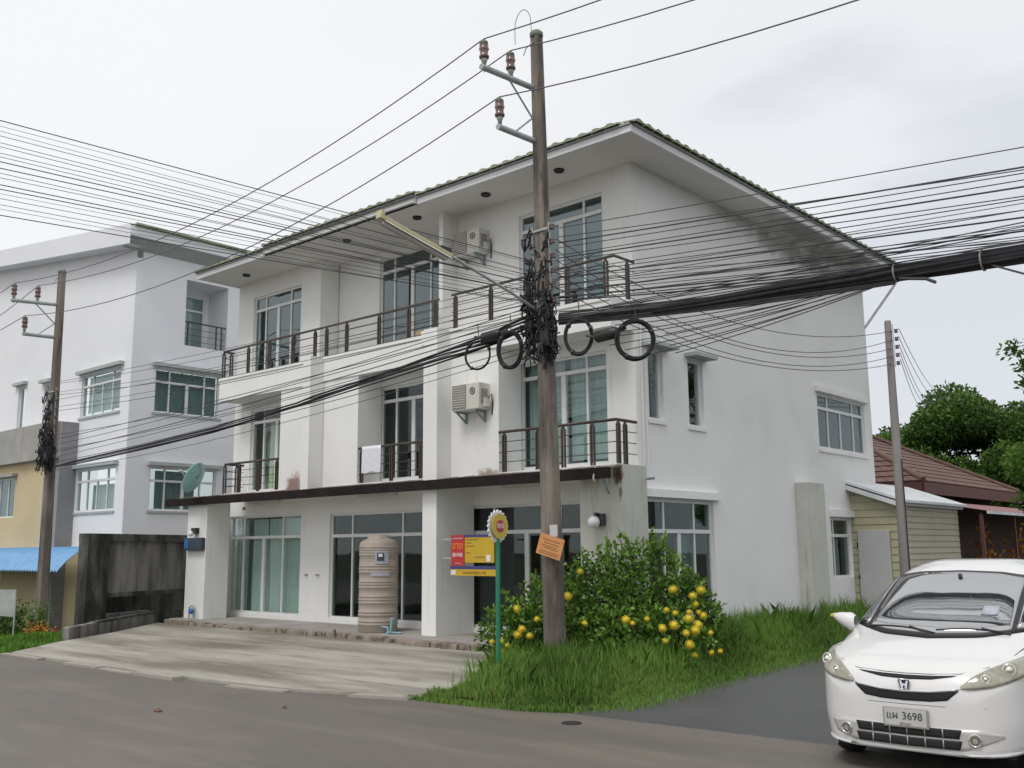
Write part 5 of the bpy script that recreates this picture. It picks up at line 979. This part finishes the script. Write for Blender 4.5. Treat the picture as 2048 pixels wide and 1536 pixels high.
grass('tall_weeds', weeds, 9000, lambda x, y: .42+.18*np.clip((y-13)/6, 0, 1)+0*x, 'grassfar', w=.0045, label='taller wispy weeds standing above the grass verge', cat='weeds')
# low weeds creeping over the lane edge
cr = sampler([(-7.6, 8.5), (-6.4, 8.9), (-6.3, 10.5), (-6.6, 13), (-7.1, 16), (-7.4, 19), (-8.2, 19), (-7.7, 14), (-7.3, 10.5)])
grass('edge_weeds', lambda n: (lambda p: p[RNG.uniform(0, 1, len(p)) < np.clip(1.1-np.abs(vd(p[:, 0], p[:, 1]))*2.2, 0, 1)])(cr(n)), 26000, lambda x, y: .05+0*x, 'grass', w=.006, label='short weeds creeping over the lane edge', cat='weeds')
left = [(-60, 7.5), (-18.9, 7.55), (-19.9, 8.9), (-20.6, 9.5), (-21.5, 10.6), (-23.7, 13), (-24, 14), (-33, 14.4), (-60, 14.4)]
grass('left_grass', sampler(left, lambda x, y: -.8*np.clip((-x-21)/11, 0, 1)*np.clip((y-7.6)/3.6, 0, 1)-.02), 150000, lambda x, y: .10+.05*np.sin(x*2)*np.sin(y*3), 'grassfar', w=.012, label='bright green grass bank left of the concrete apron', cat='grass')
def tubes_tree(parent, base, h, r, limbs, name='trunk', m='bark', seed=1):
    q = random.Random(seed); b = Vector(base); mb = MB(); pts = [b+Vector((q.uniform(-.06, .06)*h*.3*i/5, q.uniform(-.06, .06)*h*.3*i/5, h*i/5)) for i in range(6)]
    mb.tube(pts, [r*(1-.12*i) for i in range(6)], 9)
    for L in limbs:
        s = pts[q.choice((3, 4, 5))]; e = Vector(L); mid = s.lerp(e, .5)+Vector((0, 0, .12*(e-s).length)); mb.tube([s, mid, e], [r*.42, r*.26, r*.08], 6)
    return mb.build(name, m, parent)
def blobleaves(lobes, per, L, Wd, shell=.35, up=.3, spread=.8, droop=.1):
    V = []; Tn = []
    for (x, y, z, r, rz) in lobes:
        n = int(per*(r*r*1.0+r*rz)); d = RNG.normal(size=(n, 3)); d /= np.linalg.norm(d, axis=1)[:, None]
        rad = 1-shell*RNG.uniform(0, 1, n)**1.6; rad *= 1+.10*np.sin(d[:, 0]*7+x)*np.sin(d[:, 2]*6+y)
        P = d*rad[:, None]*np.array([r, r, rz])+np.array([x, y, z]); V.append(leaves(P, L, Wd, d*.7, up, droop=droop, spread=spread))
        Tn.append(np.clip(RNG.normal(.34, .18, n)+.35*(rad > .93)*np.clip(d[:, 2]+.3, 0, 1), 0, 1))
    return np.concatenate(V), np.concatenate(Tn)
# flowering bush round the pole
B = empty('flowering_bush', (-9.2, 12.6, 0), label='big green bush with yellow ball flowers behind the tall pole', cat='bush')
V1, T1 = blobleaves(LOBES, 1500, .108, .052, .6, up=.35)
keep = V1[:, 0, 2] > .02
mbS = MB(); SV = []; ST = []
q = random.Random(4)
extra = []
for (x, y, z, r, rz) in LOBES:
    for k in range(9):
        a, el = q.uniform(0, 6.28), q.uniform(.15, 1.3); tip = Vector((x+r*1.22*math.cos(a)*math.cos(el), y+r*1.22*math.sin(a)*math.cos(el), z+rz*(1.08+.2*q.random())*math.sin(el))); extra.append((tuple(tip), (x+.4*(tip.x-x), y+.4*(tip.y-y), z+.4*(tip.z-z))))
for tip, root in SHOOTS+extra:
    a, b = Vector(root), Vector(tip); l = (b-a).length; mid = a.lerp(b, .5)+Vector((q.uniform(-.04, .04), q.uniform(-.04, .04), .02)); mbS.tube([a, mid, b], [.009, .006, .003], 5)
    nl = int(l/.020); t = RNG.uniform(.25, 1.0, nl)[:, None]; P = np.array(a)*(1-t)+np.array(b)*t+RNG.normal(size=(nl, 3))*.008
    SV.append(leaves(P, .088, .044, np.array((b-a).normalized())*.5, .15, spread=.75)); ST.append(np.clip(.35+.6*t[:, 0]+RNG.normal(0, .1, nl), 0, 1))
V1 = np.concatenate([V1[keep]]+SV); T1 = np.concatenate([T1[keep]]+ST)
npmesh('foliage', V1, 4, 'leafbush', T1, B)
for (x, y, z, r, rz) in LOBES:
    for k in range(5): a = q.uniform(0, 6.28); mbS.tube([(x*.6-9.3*.4+q.uniform(-.2, .2), y*.6+12.7*.4, 0), (x+.2*math.cos(a), y+.2*math.sin(a), z*.7), (x+.6*r*math.cos(a), y+.6*r*math.sin(a), z+.5*rz)], [.022, .014, .005], 6)
mbS.build('stems', 'bark', B)
fm = MB(); qq = random.Random(6)
for k in range(74):      # a globe of small four-petalled florets
    ph = math.acos(1-2*(k+.5)/74); th = k*2.39996; d = Vector((math.sin(ph)*math.cos(th), math.sin(ph)*math.sin(th), math.cos(ph))); u = d.orthogonal().normalized(); w = d.cross(u); c = d*(.76+.30*qq.random())
    u, w = u*math.cos(k)+w*math.sin(k), w*math.cos(k)-u*math.sin(k)
    fm.add([c, c+u*.24+d*.10, c+w*.24+d*.10, c-u*.24+d*.10, c-w*.24+d*.10, c+(u+w)*.06, c+(w-u)*.06, c-(u+w)*.06, c+(u-w)*.06], [(0, 8, 1, 5), (0, 5, 2, 6), (0, 6, 3, 7), (0, 7, 4, 8)])
fm.sphere((0, 0, 0), .62, 10, 6); fme = fm.mesh('flower', 'petal')
for i, (x, y, z) in enumerate(FLOWERS):
    if z < .06: continue
    o = bpy.data.objects.new('flower', fme); COL.objects.link(o); adopt(o, B); s = qq.uniform(.040, .074); o.matrix_basis = Matrix.Translation((x, y, z)) @ Matrix.Rotation(qq.uniform(0, 6), 4, 'Z') @ Matrix.Rotation(qq.uniform(0, 1), 4, 'X') @ Matrix.Diagonal((s, s, s*.9, 1))
# trees behind the right-hand houses
def tree(name, base, lobes, per, L, Wd, label, trunk_h, r, m='leaftree', cat='tree', group=None, seed=1, shell=.5):
    t = empty(name, base, label=label, cat=cat, group=group); V, Tn = blobleaves(lobes, per, L, Wd, shell); npmesh('crown', V, 4, m, Tn, t)
    tubes_tree(t, base, trunk_h, r, [(l[0], l[1], l[2]-.2*l[4]) for l in lobes[::max(1, len(lobes)//9)]], seed=seed); return t
def dome(c, r, h, n, lr, seed):
    q = random.Random(seed); out = []
    for k in range(n):
        ph = math.acos(1-q.random()*1.15); th = k*2.39996+q.uniform(-.3, .3); s = q.uniform(.72, 1.0); l = lr*q.uniform(.7, 1.25)
        out.append((c[0]+r*s*math.sin(ph)*math.cos(th), c[1]+r*s*math.sin(ph)*math.sin(th), c[2]+h*s*math.cos(ph), l, l*.72))
    return out
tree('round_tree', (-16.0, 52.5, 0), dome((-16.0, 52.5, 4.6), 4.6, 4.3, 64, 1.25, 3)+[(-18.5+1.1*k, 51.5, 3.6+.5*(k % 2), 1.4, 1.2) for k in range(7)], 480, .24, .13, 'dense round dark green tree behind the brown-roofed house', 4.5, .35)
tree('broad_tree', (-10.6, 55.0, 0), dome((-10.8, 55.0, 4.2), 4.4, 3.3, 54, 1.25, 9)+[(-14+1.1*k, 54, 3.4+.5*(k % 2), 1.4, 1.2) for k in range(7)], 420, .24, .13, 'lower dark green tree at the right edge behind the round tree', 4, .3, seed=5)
tree('pale_shrub_tree', (-5.85, 25.2, 0), dome((-5.85, 25.2, 2.6), .85, 1.5, 18, .42, 5), 900, .13, .06, 'bright light green tree beside the porch at the right edge', 2.4, .09, m='leafpale', seed=2)
q = random.Random(21); lob = [(-6.55+q.uniform(-.15, .5), 26.6+q.uniform(-.8, 1.2), z, q.uniform(.2, .34), q.uniform(.18, .26)) for z in (5.75, 5.95, 6.15, 6.0, 6.45, 6.7)] + [(-4.6+1.5*math.cos(k*1.3)*q.random(), 27.4+1.6*math.sin(k*1.3)*q.random(), 5.2+2.6*q.random(), q.uniform(.5, .8), q.uniform(.35, .6)) for k in range(22)]
tree('overhanging_tree', (-4.3, 27.6, 0), lob, 420, .17, .085, 'loose leafed tree whose twigs reach in at the right edge above the roofs', 5.0, .16, m='leaftree', seed=8, shell=.95)
# plants on the porch and beside the left pole
def potplant(name, base, r, h, n, m, label, L=.28, Wd=.08, up=.6):
    t = empty(name, base, label=label, cat='plant'); d = RNG.normal(size=(n, 3)); d /= np.linalg.norm(d, axis=1)[:, None]; P = np.array(base)+np.array([0, 0, h*.55])+d*RNG.uniform(.2, 1, n)[:, None]*np.array([r, r, h*.5])
    npmesh('foliage', leaves(P, L, Wd, d*.6, up, droop=.35), 4, m, RNG.uniform(0, 1, n), t)
    mb = MB()
    for k in range(5): a = k*1.3; mb.tube([(base[0], base[1], base[2]), (base[0]+.3*r*math.cos(a), base[1]+.3*r*math.sin(a), base[2]+h*.4), (base[0]+.6*r*math.cos(a), base[1]+.6*r*math.sin(a), base[2]+h*.8)], [.02, .014, .006], 5)
    mb.build('stem', 'bark', t)
potplant('croton', (-8.9, 30.3, 0), .38, 2.3, 150, 'croton', 'orange-red croton plant on the dark porch, the left one of two'); potplant('croton', (-8.8, 33.0, 0), .35, 2.5, 150, 'croton', 'yellow-topped croton plant on the dark porch, the right one of two')
potplant('porch_shrub', (-8.9, 28.9, 0), .5, 1.5, 260, 'leaftree', 'dark green shrub low in front of the porch', .2, .07)
potplant('verge_shrub', (-25.3, 10.2, -.35), .55, 1.0, 700, 'leaftree', 'dark green shrub behind the grey banner at the left edge', .12, .05)
potplant('verge_shrub', (-25.6, 11.0, -.45), .4, 1.1, 300, 'leafpale', 'thin light green shrub between the banner and the left pole', .12, .04)
potplant('rusty_plant', (-24.9, 10.7, -.4), .45, .5, 260, 'croton', 'low reddish plant at the foot of the left utility pole', .1, .045)
potplant('wall_weed', (-22.9, 13.6, 0), .28, .5, 160, 'leaftree', 'small dark weed in the gap beside the left column', .1, .05)
# ================================================================ parked car
K = empty('parked_car', (-3.05, 8.03, 0), label='white people carrier facing the road at the right edge', cat='car'); LOCAL.add(K.name)
K.rotation_euler = (0, 0, R(2)); K.scale = (.95, .95, .95)
HY = [0, .03, .08, .16, .3, .55, .85, 1.0, 1.15, 1.4, 1.7, 1.95, 2.15, 2.5, 3.0, 3.6, 3.9, 4.05, 4.15, 4.2]
HZ = [.70, .76, .83, .88, .945, 1.02, 1.085, 1.13, 1.22, 1.37, 1.53, 1.63, 1.68, 1.715, 1.71, 1.66, 1.60, 1.45, 1.15, .9]
def hprof(y): return float(np.interp(y, HY, HZ))
def wprof(y):
    f = (1-(1-min(y/.62, 1))**2.5)**(1/2.5) if y < .62 else 1
    if y > 3.7: f = (1-((y-3.7)/.52)**3)**(1/3) if y < 4.2 else .3
    return .845*(.34+.66*f if y < .62 else f)
def section(y, n=22):
    h, w = hprof(y), wprof(y); zb = .20+.03*min(y, 1); pts = []
    zm = h-(.17 if y < 1.0 else .17+.10*min(1, (y-1)/.6)); zm = max(zm, zb+.2)
    tum = lambda z: 1-.225*max(0, (z-1.02)/.68)**1.25+(-.05*max(0, (.42-z)/.22))
    for k in range(9): z = zb+(zm-zb)*k/8; pts.append((w*tum(z), z))
    for k in range(1, 14): t = math.pi/2*k/13; z = zm+(h-zm)*math.sin(t); pts.append((w*tum(z)*max(math.cos(t), 0)**.42, z))
    return pts
ys = [0, .004, .012, .025, .045, .07, .10, .14, .19, .25, .32, .4, .48, .56, .64, .74, .85, .95, 1.05, 1.15, 1.3, 1.45, 1.6, 1.75, 1.9, 2.0, 2.1, 2.25, 2.5, 2.8, 3.1, 3.4, 3.6, 3.75, 3.85, 3.95, 4.03, 4.1, 4.15, 4.18, 4.2]
V = []; NS = None
for y in ys:
    s = section(y); ring = [(x, y, z) for x, z in s]+[(-x, y, z) for x, z in reversed(s[:-1])]; NS = len(ring); V += ring
Fc = [(i*NS+k, i*NS+k+1, (i+1)*NS+k+1, (i+1)*NS+k) for i in range(len(ys)-1) for k in range(NS-1)]+[((i+1)*NS-1, i*NS, (i+1)*NS, (i+2)*NS-1) for i in range(len(ys)-1)]
Fc += [tuple(range((len(ys)-1)*NS, len(ys)*NS)), tuple(reversed(range(NS)))]
body = MB().add(V, Fc, True); bo = body.build('body', 'paint', K)
bvh = BVHTree.FromPolygons([Vector(v) for v in V], Fc)
def cast(x, z, off):
    h = bvh.ray_cast(Vector((x, -1, z)), Vector((0, 1, 0)))
    if h[0] is None: h = bvh.find_nearest(Vector((x, .3, z)))
    p, nr_ = h[0], h[1]
    if nr_.y > 0: nr_ = -nr_
    return p+nr_*off+Vector((0, -off*.3, 0))
def skin(top, bot, name, m, parent, off=.006, nx=18, nz=6, lip=.0):
    """panel lying on the body between an upper and a lower outline given in front view (x, z), with returned edges"""
    tx = np.interp(np.linspace(0, 1, nx+1), np.linspace(0, 1, len(top)), [p[0] for p in top]), np.interp(np.linspace(0, 1, nx+1), np.linspace(0, 1, len(top)), [p[1] for p in top])
    bx_ = np.interp(np.linspace(0, 1, nx+1), np.linspace(0, 1, len(bot)), [p[0] for p in bot]), np.interp(np.linspace(0, 1, nx+1), np.linspace(0, 1, len(bot)), [p[1] for p in bot])
    G = []
    for j in range(nz+1):
        t = j/nz
        for i in range(nx+1):
            x = bx_[0][i]*(1-t)+tx[0][i]*t; z = bx_[1][i]*(1-t)+tx[1][i]*t; e = min(i, nx-i, j*2, (nz-j)*2); G.append(cast(x, z, off+lip*min(1, e/2)))
    F2 = [(j*(nx+1)+i, j*(nx+1)+i+1, (j+1)*(nx+1)+i+1, (j+1)*(nx+1)+i) for j in range(nz) for i in range(nx)]
    n0 = len(G); G2 = [cast_back(p) for p in G]
    rim = [i for i in range(nx+1)]+[j*(nx+1)+nx for j in range(1, nz+1)]+[nz*(nx+1)+i for i in range(nx-1, -1, -1)]+[j*(nx+1) for j in range(nz-1, 0, -1)]
    F2 += [(rim[k], n0+rim[k], n0+rim[(k+1) % len(rim)], rim[(k+1) % len(rim)]) for k in range(len(rim))]
    mb = MB(); mb.add(G+G2, F2, True); return mb.build(name, m, parent)
def cast_back(p): return Vector((p[0]*.995, p[1]+.02, p[2]-.002))
def mir(o, parent, name=None):
    c = o.copy(); me = o.data.copy(); me.transform(Matrix.Diagonal((-1, 1, 1, 1))); me.flip_normals(); c.data = me; COL.objects.link(c); c.parent = parent; return c
# bonnet shut line and windscreen
ws = skin([(-.625, 1.555), (-.37, 1.595), (0, 1.607), (.37, 1.595), (.625, 1.555)], [(-.775, 1.115), (-.42, 1.062), (0, 1.045), (.42, 1.062), (.775, 1.115)], 'windscreen_surround', 'black', K, .004, 26, 10)
gs = skin([(-.575, 1.535), (-.35, 1.575), (0, 1.587), (.35, 1.575), (.575, 1.535)], [(-.61, 1.11), (-.40, 1.085), (0, 1.07), (.40, 1.085), (.61, 1.11)], 'windscreen', 'carglass', K, .009, 26, 10)
for s in (-1, 1):
    skin([(s*.650, 1.50), (s*.632, 1.52), (s*.618, 1.53)], [(s*.765, 1.135), (s*.70, 1.125), (s*.645, 1.12)], 'quarter_glass', 'carglass', K, .009, 4, 8)
mr = MB().sphere(cast(0.02, 1.545, .02), .022, 10, 6).build('sensor_pod', 'dkframe', K)
skin([(.335, 1.30), (.465, 1.295)], [(.33, 1.225), (.47, 1.22)], 'windscreen_sticker', 'label', K, .012, 4, 3)
for (x0, z0, x1, z1) in ((.62, 1.085, .02, 1.09), (.02, 1.07, -.60, 1.10)):
    P = [cast(x0+(x1-x0)*i/8, z0+(z1-z0)*i/8+.018*math.sin(i/8*3.14), .018) for i in range(9)]; w_ = MB().tube(P, .009, 6).build('wiper', 'black', K); MB().tube([P[0]+Vector((0, 0, -.02)), P[3]+Vector((0, -.01, .012))], .011, 6).build('wiper_arm', 'black', w_)
# bonnet line, lights, grille, bumper openings
def seam(pts, name='shut_line', r=.0035): MB().tube([cast(x, z, .0005) for x, z in pts], r, 5).build(name, 'dkframe', K)
seam([(-.80, 1.06), (-.74, .96), (-.60, .875), (-.42, .825), (-.2, .812), (0, .808), (.2, .812), (.42, .825), (.60, .875), (.74, .96), (.80, 1.06)])
hl = skin([(.43, .735), (.50, .80), (.60, .86), (.70, .905), (.79, .945), (.842, .965)], [(.43, .715), (.52, .712), (.64, .73), (.74, .762), (.80, .79), (.842, .82)], 'headlight', 'headlens', K, .008, 22, 8, .012)
def lampdetail(s, par):
    for x, z, r in ((.735, .848, .046), (.60, .785, .030)):
        p = cast(s*x, z, .024); nr_ = (Vector((s*.35, -1, .1))).normalized(); u = nr_.orthogonal().normalized(); v = nr_.cross(u)
        MB().tube([p+(u*math.cos(a*.393)+v*math.sin(a*.393))*r for a in range(17)], .007, 6).build('lamp_ring', 'reflector', par); MB().sphere(p-nr_*.01, r*.7, 12, 8).build('lamp_bowl', 'reflector', par)
hl2 = mir(hl, K); lampdetail(1, hl); lampdetail(-1, hl2)
skin([(-.40, .812), (-.2, .800), (0, .796), (.2, .800), (.40, .812)], [(-.36, .800), (-.2, .772), (0, .764), (.2, .772), (.36, .800)], 'upper_grille_slit', 'darkrecess', K, .003, 20, 3)
skin([(-.42, .700), (-.2, .672), (0, .664), (.2, .672), (.42, .700)], [(-.33, .622), (-.2, .604), (0, .598), (.2, .604), (.33, .622)], 'grille', 'darkrecess', K, .003, 20, 4)
skin([(-.42, .715), (-.2, .688), (0, .680), (.2, .688), (.42, .715)], [(-.41, .702), (-.2, .675), (0, .667), (.2, .675), (.41, .702)], 'chrome_strip', 'chrome', K, .009, 20, 2)
em = MB(); cy_ = cast(0, .725, .0).y-.022
P = [(-.042, .765), (.042, .765), (.047, .745), (.036, .685), (-.036, .685), (-.047, .745)]
em.tube([(x, cy_, z) for x, z in P+P[:1]], .006, 6).build('emblem', 'chrome', K); e0 = MB().add([(x*.9, cy_+.008, z) for x, z in P], [tuple(reversed(range(6)))]).build('emblem_field', 'blue', K)
MB().add([(x, cy_-.004, z) for x, z in ((-.034, .757), (-.020, .757), (-.012, .732), (.012, .732), (.020, .757), (.034, .757), (.022, .692), (.009, .692), (.006, .718), (-.006, .718), (-.009, .692), (-.022, .692))], [tuple(reversed(range(12)))]).build('emblem_letter', 'white', e0)
# plate
py = cast(0, .47, 0).y-.03
pl_ = MB().box(-.182, .182, py, py+.02, .385, .540).build('number_plate', 'plateframe', K, bevel=.006); MB().box(-.168, .168, py-.004, py-.0005, .400, .530).build('plate_face', 'plate', pl_, bevel=.004)
text('plate_letters', 'แผ', .083, 'ink', (-.105, py-.006, .477), (1, 0, 0), (0, 0, 1), pl_); text('plate_number', '3698', .083, 'ink', (.055, py-.006, .477), (1, 0, 0), (0, 0, 1), pl_); text('plate_province', 'สงขลา', .036, 'plateframe', (0, py-.006, .418), (1, 0, 0), (0, 0, 1), pl_)
# lower intake: two rows of slots in a pale surround, fog lamps at its ends
skin([(-.66, .385), (-.56, .415), (-.4, .41), (0, .40), (.4, .41), (.56, .415), (.70, .37)], [(-.62, .30), (-.46, .25), (-.3, .238), (0, .23), (.3, .238), (.46, .25), (.70, .35)], 'intake_surround', 'platframe2', K, .004, 26, 5)
for z0, z1 in ((.335, .405), (.25, .320)):
    skin([(-.42, z1), (0, z1-.006), (.42, z1)], [(-.40, z0), (0, z0-.006), (.40, z0)], 'intake_slot', 'darkrecess', K, .009, 20, 3)
    for k in range(-2, 3): skin([(k*.14-.004, z1), (k*.14+.004, z1)], [(k*.14-.004, z0), (k*.14+.004, z0)], 'intake_rib', 'plateframe', K, .014, 2, 2)
for s in (-1, 1):
    p = cast(s*.51, .332, .012); nr_ = Vector((s*.25, -1, 0)).normalized(); u = Vector((0, 0, 1)); v = nr_.cross(u)
    fg = MB().tube([p+(u*math.cos(a*.393)+v*math.sin(a*.393))*.045 for a in range(17)], .007, 6).build('fog_lamp', 'chrome', K); MB().tube([p+nr_*-.02, p+nr_*.004], [.042, .038], 16).build('lens', 'headlens', fg); MB().tube([p+nr_*.003+(u*math.cos(a*.393)+v*math.sin(a*.393))*.028 for a in range(17)], .005, 6).build('lens_ring', 'dkframe', fg)
seam([(-.80, .62), (-.6, .575), (-.3, .572), (0, .57), (.3, .572), (.6, .575), (.80, .62)], 'crease_shade_line', .002)  # thin dark line painting the shade under the bumper crease
skin([(-.80, .24), (-.4, .215), (0, .212), (.4, .215), (.80, .24)], [(-.74, .215), (-.4, .185), (0, .18), (.4, .185), (.74, .215)], 'lower_lip', 'paint', K, .012, 20, 2)
# mirrors, wheels, side glass, underbody
for s in (-1, 1):
    q_ = [(.80, 1.055, .055), (.84, 1.045, .075), (.90, 1.075, .078), (.96, 1.11, .066), (1.01, 1.15, .045), (1.035, 1.18, .02)]; Vm = []
    for x_, zb_, d_ in q_:
        zt_ = 1.215-.03*(x_ < .83)-.012*(x_ > 1.0)
        for k in range(12): a = k*math.pi/6; Vm.append((s*x_, 1.12+d_*math.cos(a)+.25*(x_-.8)*.5, (zt_+zb_)/2+(zt_-zb_)/2*max(-1, min(1, 1.15*math.sin(a)))))
    MB().add(Vm, [(i*12+k, i*12+(k+1) % 12, (i+1)*12+(k+1) % 12, (i+1)*12+k) for i in range(5) for k in range(12)], True).add(Vm[-12:], [tuple(range(12))]).build('door_mirror', 'paint', K)
    MB().tube([(s*.80, 1.15, 1.06), (s*.88, 1.13, 1.08)], [.04, .03], 8).build('mirror_stalk', 'paint', K); MB().box(s*1.01, s*1.045, 1.10, 1.15, 1.17, 1.20).build('mirror_indicator', 'signyellow', K, bevel=.006)
    for y in (.80, 3.42):
        w_ = empty('wheel', (s*.74, y, .315)); w_.parent = K
        mbw = MB(); pr = [(.19, -.09), (.29, -.095), (.312, -.075), (.318, -.03), (.318, .03), (.312, .075), (.29, .095), (.19, .09)]
        n = 32; mbw.add([(x_, r_*math.cos(a*2*math.pi/n), r_*math.sin(a*2*math.pi/n)) for r_, x_ in pr for a in range(n)], [(i*n+a, i*n+(a+1) % n, (i+1)*n+(a+1) % n, (i+1)*n+a) for i in range(len(pr)-1) for a in range(n)], True)
        t_ = mbw.build('tyre', 'tyre', None); t_.parent = w_
        mr_ = MB(); mr_.add([(s*.07, .2*math.cos(a*2*math.pi/n), .2*math.sin(a*2*math.pi/n)) for a in range(n)]+[(-.09, .2*math.cos(a*2*math.pi/n), .2*math.sin(a*2*math.pi/n)) for a in range(n)], [tuple(range(n)), tuple(reversed(range(n, 2*n)))])
        for k in range(5): a = k*2*math.pi/5; mr_.obox((s*.085, .1*math.cos(a), .1*math.sin(a)), (.012, 0, 0), (0, .1*math.cos(a), .1*math.sin(a)), (0, -.028*math.sin(a), .028*math.cos(a)))
        r_ = mr_.build('rim', 'rim', None); r_.parent = w_
        sxz = lambda z: s*.845*(1-.05*max(0, (.42-z)/.22)); MB().tube([(sxz(.30+.375*math.sin(a*math.pi/12)), y+.375*math.cos(a*math.pi/12), .30+.375*math.sin(a*math.pi/12)) for a in range(-2, 15)], .009, 6).build('arch_lip', 'paint', K)
        n = 20; MB().add([(sxz(.30+.36*math.sin(a*math.pi/n))+s*.004, y+.36*math.cos(a*math.pi/n), .30+.36*math.sin(a*math.pi/n)) for a in range(-3, n+4)], [tuple(range(n+7)) if s > 0 else tuple(reversed(range(n+7)))]).build('wheel_arch', 'darkrecess', K)  # dark patch paints the shade of an arch opening that is not cut
        w_.location.x = s*.765
    def side(y, z, o=.006):
        h = bvh.ray_cast(Vector((s*2, y, z)), Vector((-s, 0, 0))); return h[0]+h[1]*(o if h[1].x*s > 0 else -o) if h[0] else Vector((s*.84, y, z))
    for y0, y1 in ((1.45, 2.35), (2.42, 3.15), (3.22, 3.75)):
        zt = lambda y: min(hprof(y)-.14, 1.56); G = []
        for j in range(6):
            for i in range(9): y = y0+(y1-y0)*i/8; G.append(side(y, 1.10+(zt(y)-1.10)*j/5))
        Fq = [(j*9+i, j*9+i+1, (j+1)*9+i+1, (j+1)*9+i) for j in range(5) for i in range(8)]; MB().add(G, Fq, True).build('side_window', 'carglass', K)
    for y in (1.38, 2.38, 3.18): MB().tube([side(y, z, .001) for z in np.linspace(.35, 1.5, 10)], .004, 5).build('door_seam', 'dkframe', K)
    for y in (2.15, 2.55): MB().tube([side(y-.08, .93, .03), side(y+.08, .93, .03)], .014, 8).build('door_handle', 'paint', K)
    MB().obox((s*.62, 4.10, 1.05), (.09, 0, 0), (0, .06, 0), (0, 0, .22)).build('tail_light', 'red', K, bevel=.03)
MB().box(-.72, .72, .35, 3.95, .16, .30).build('underbody', 'black', K)
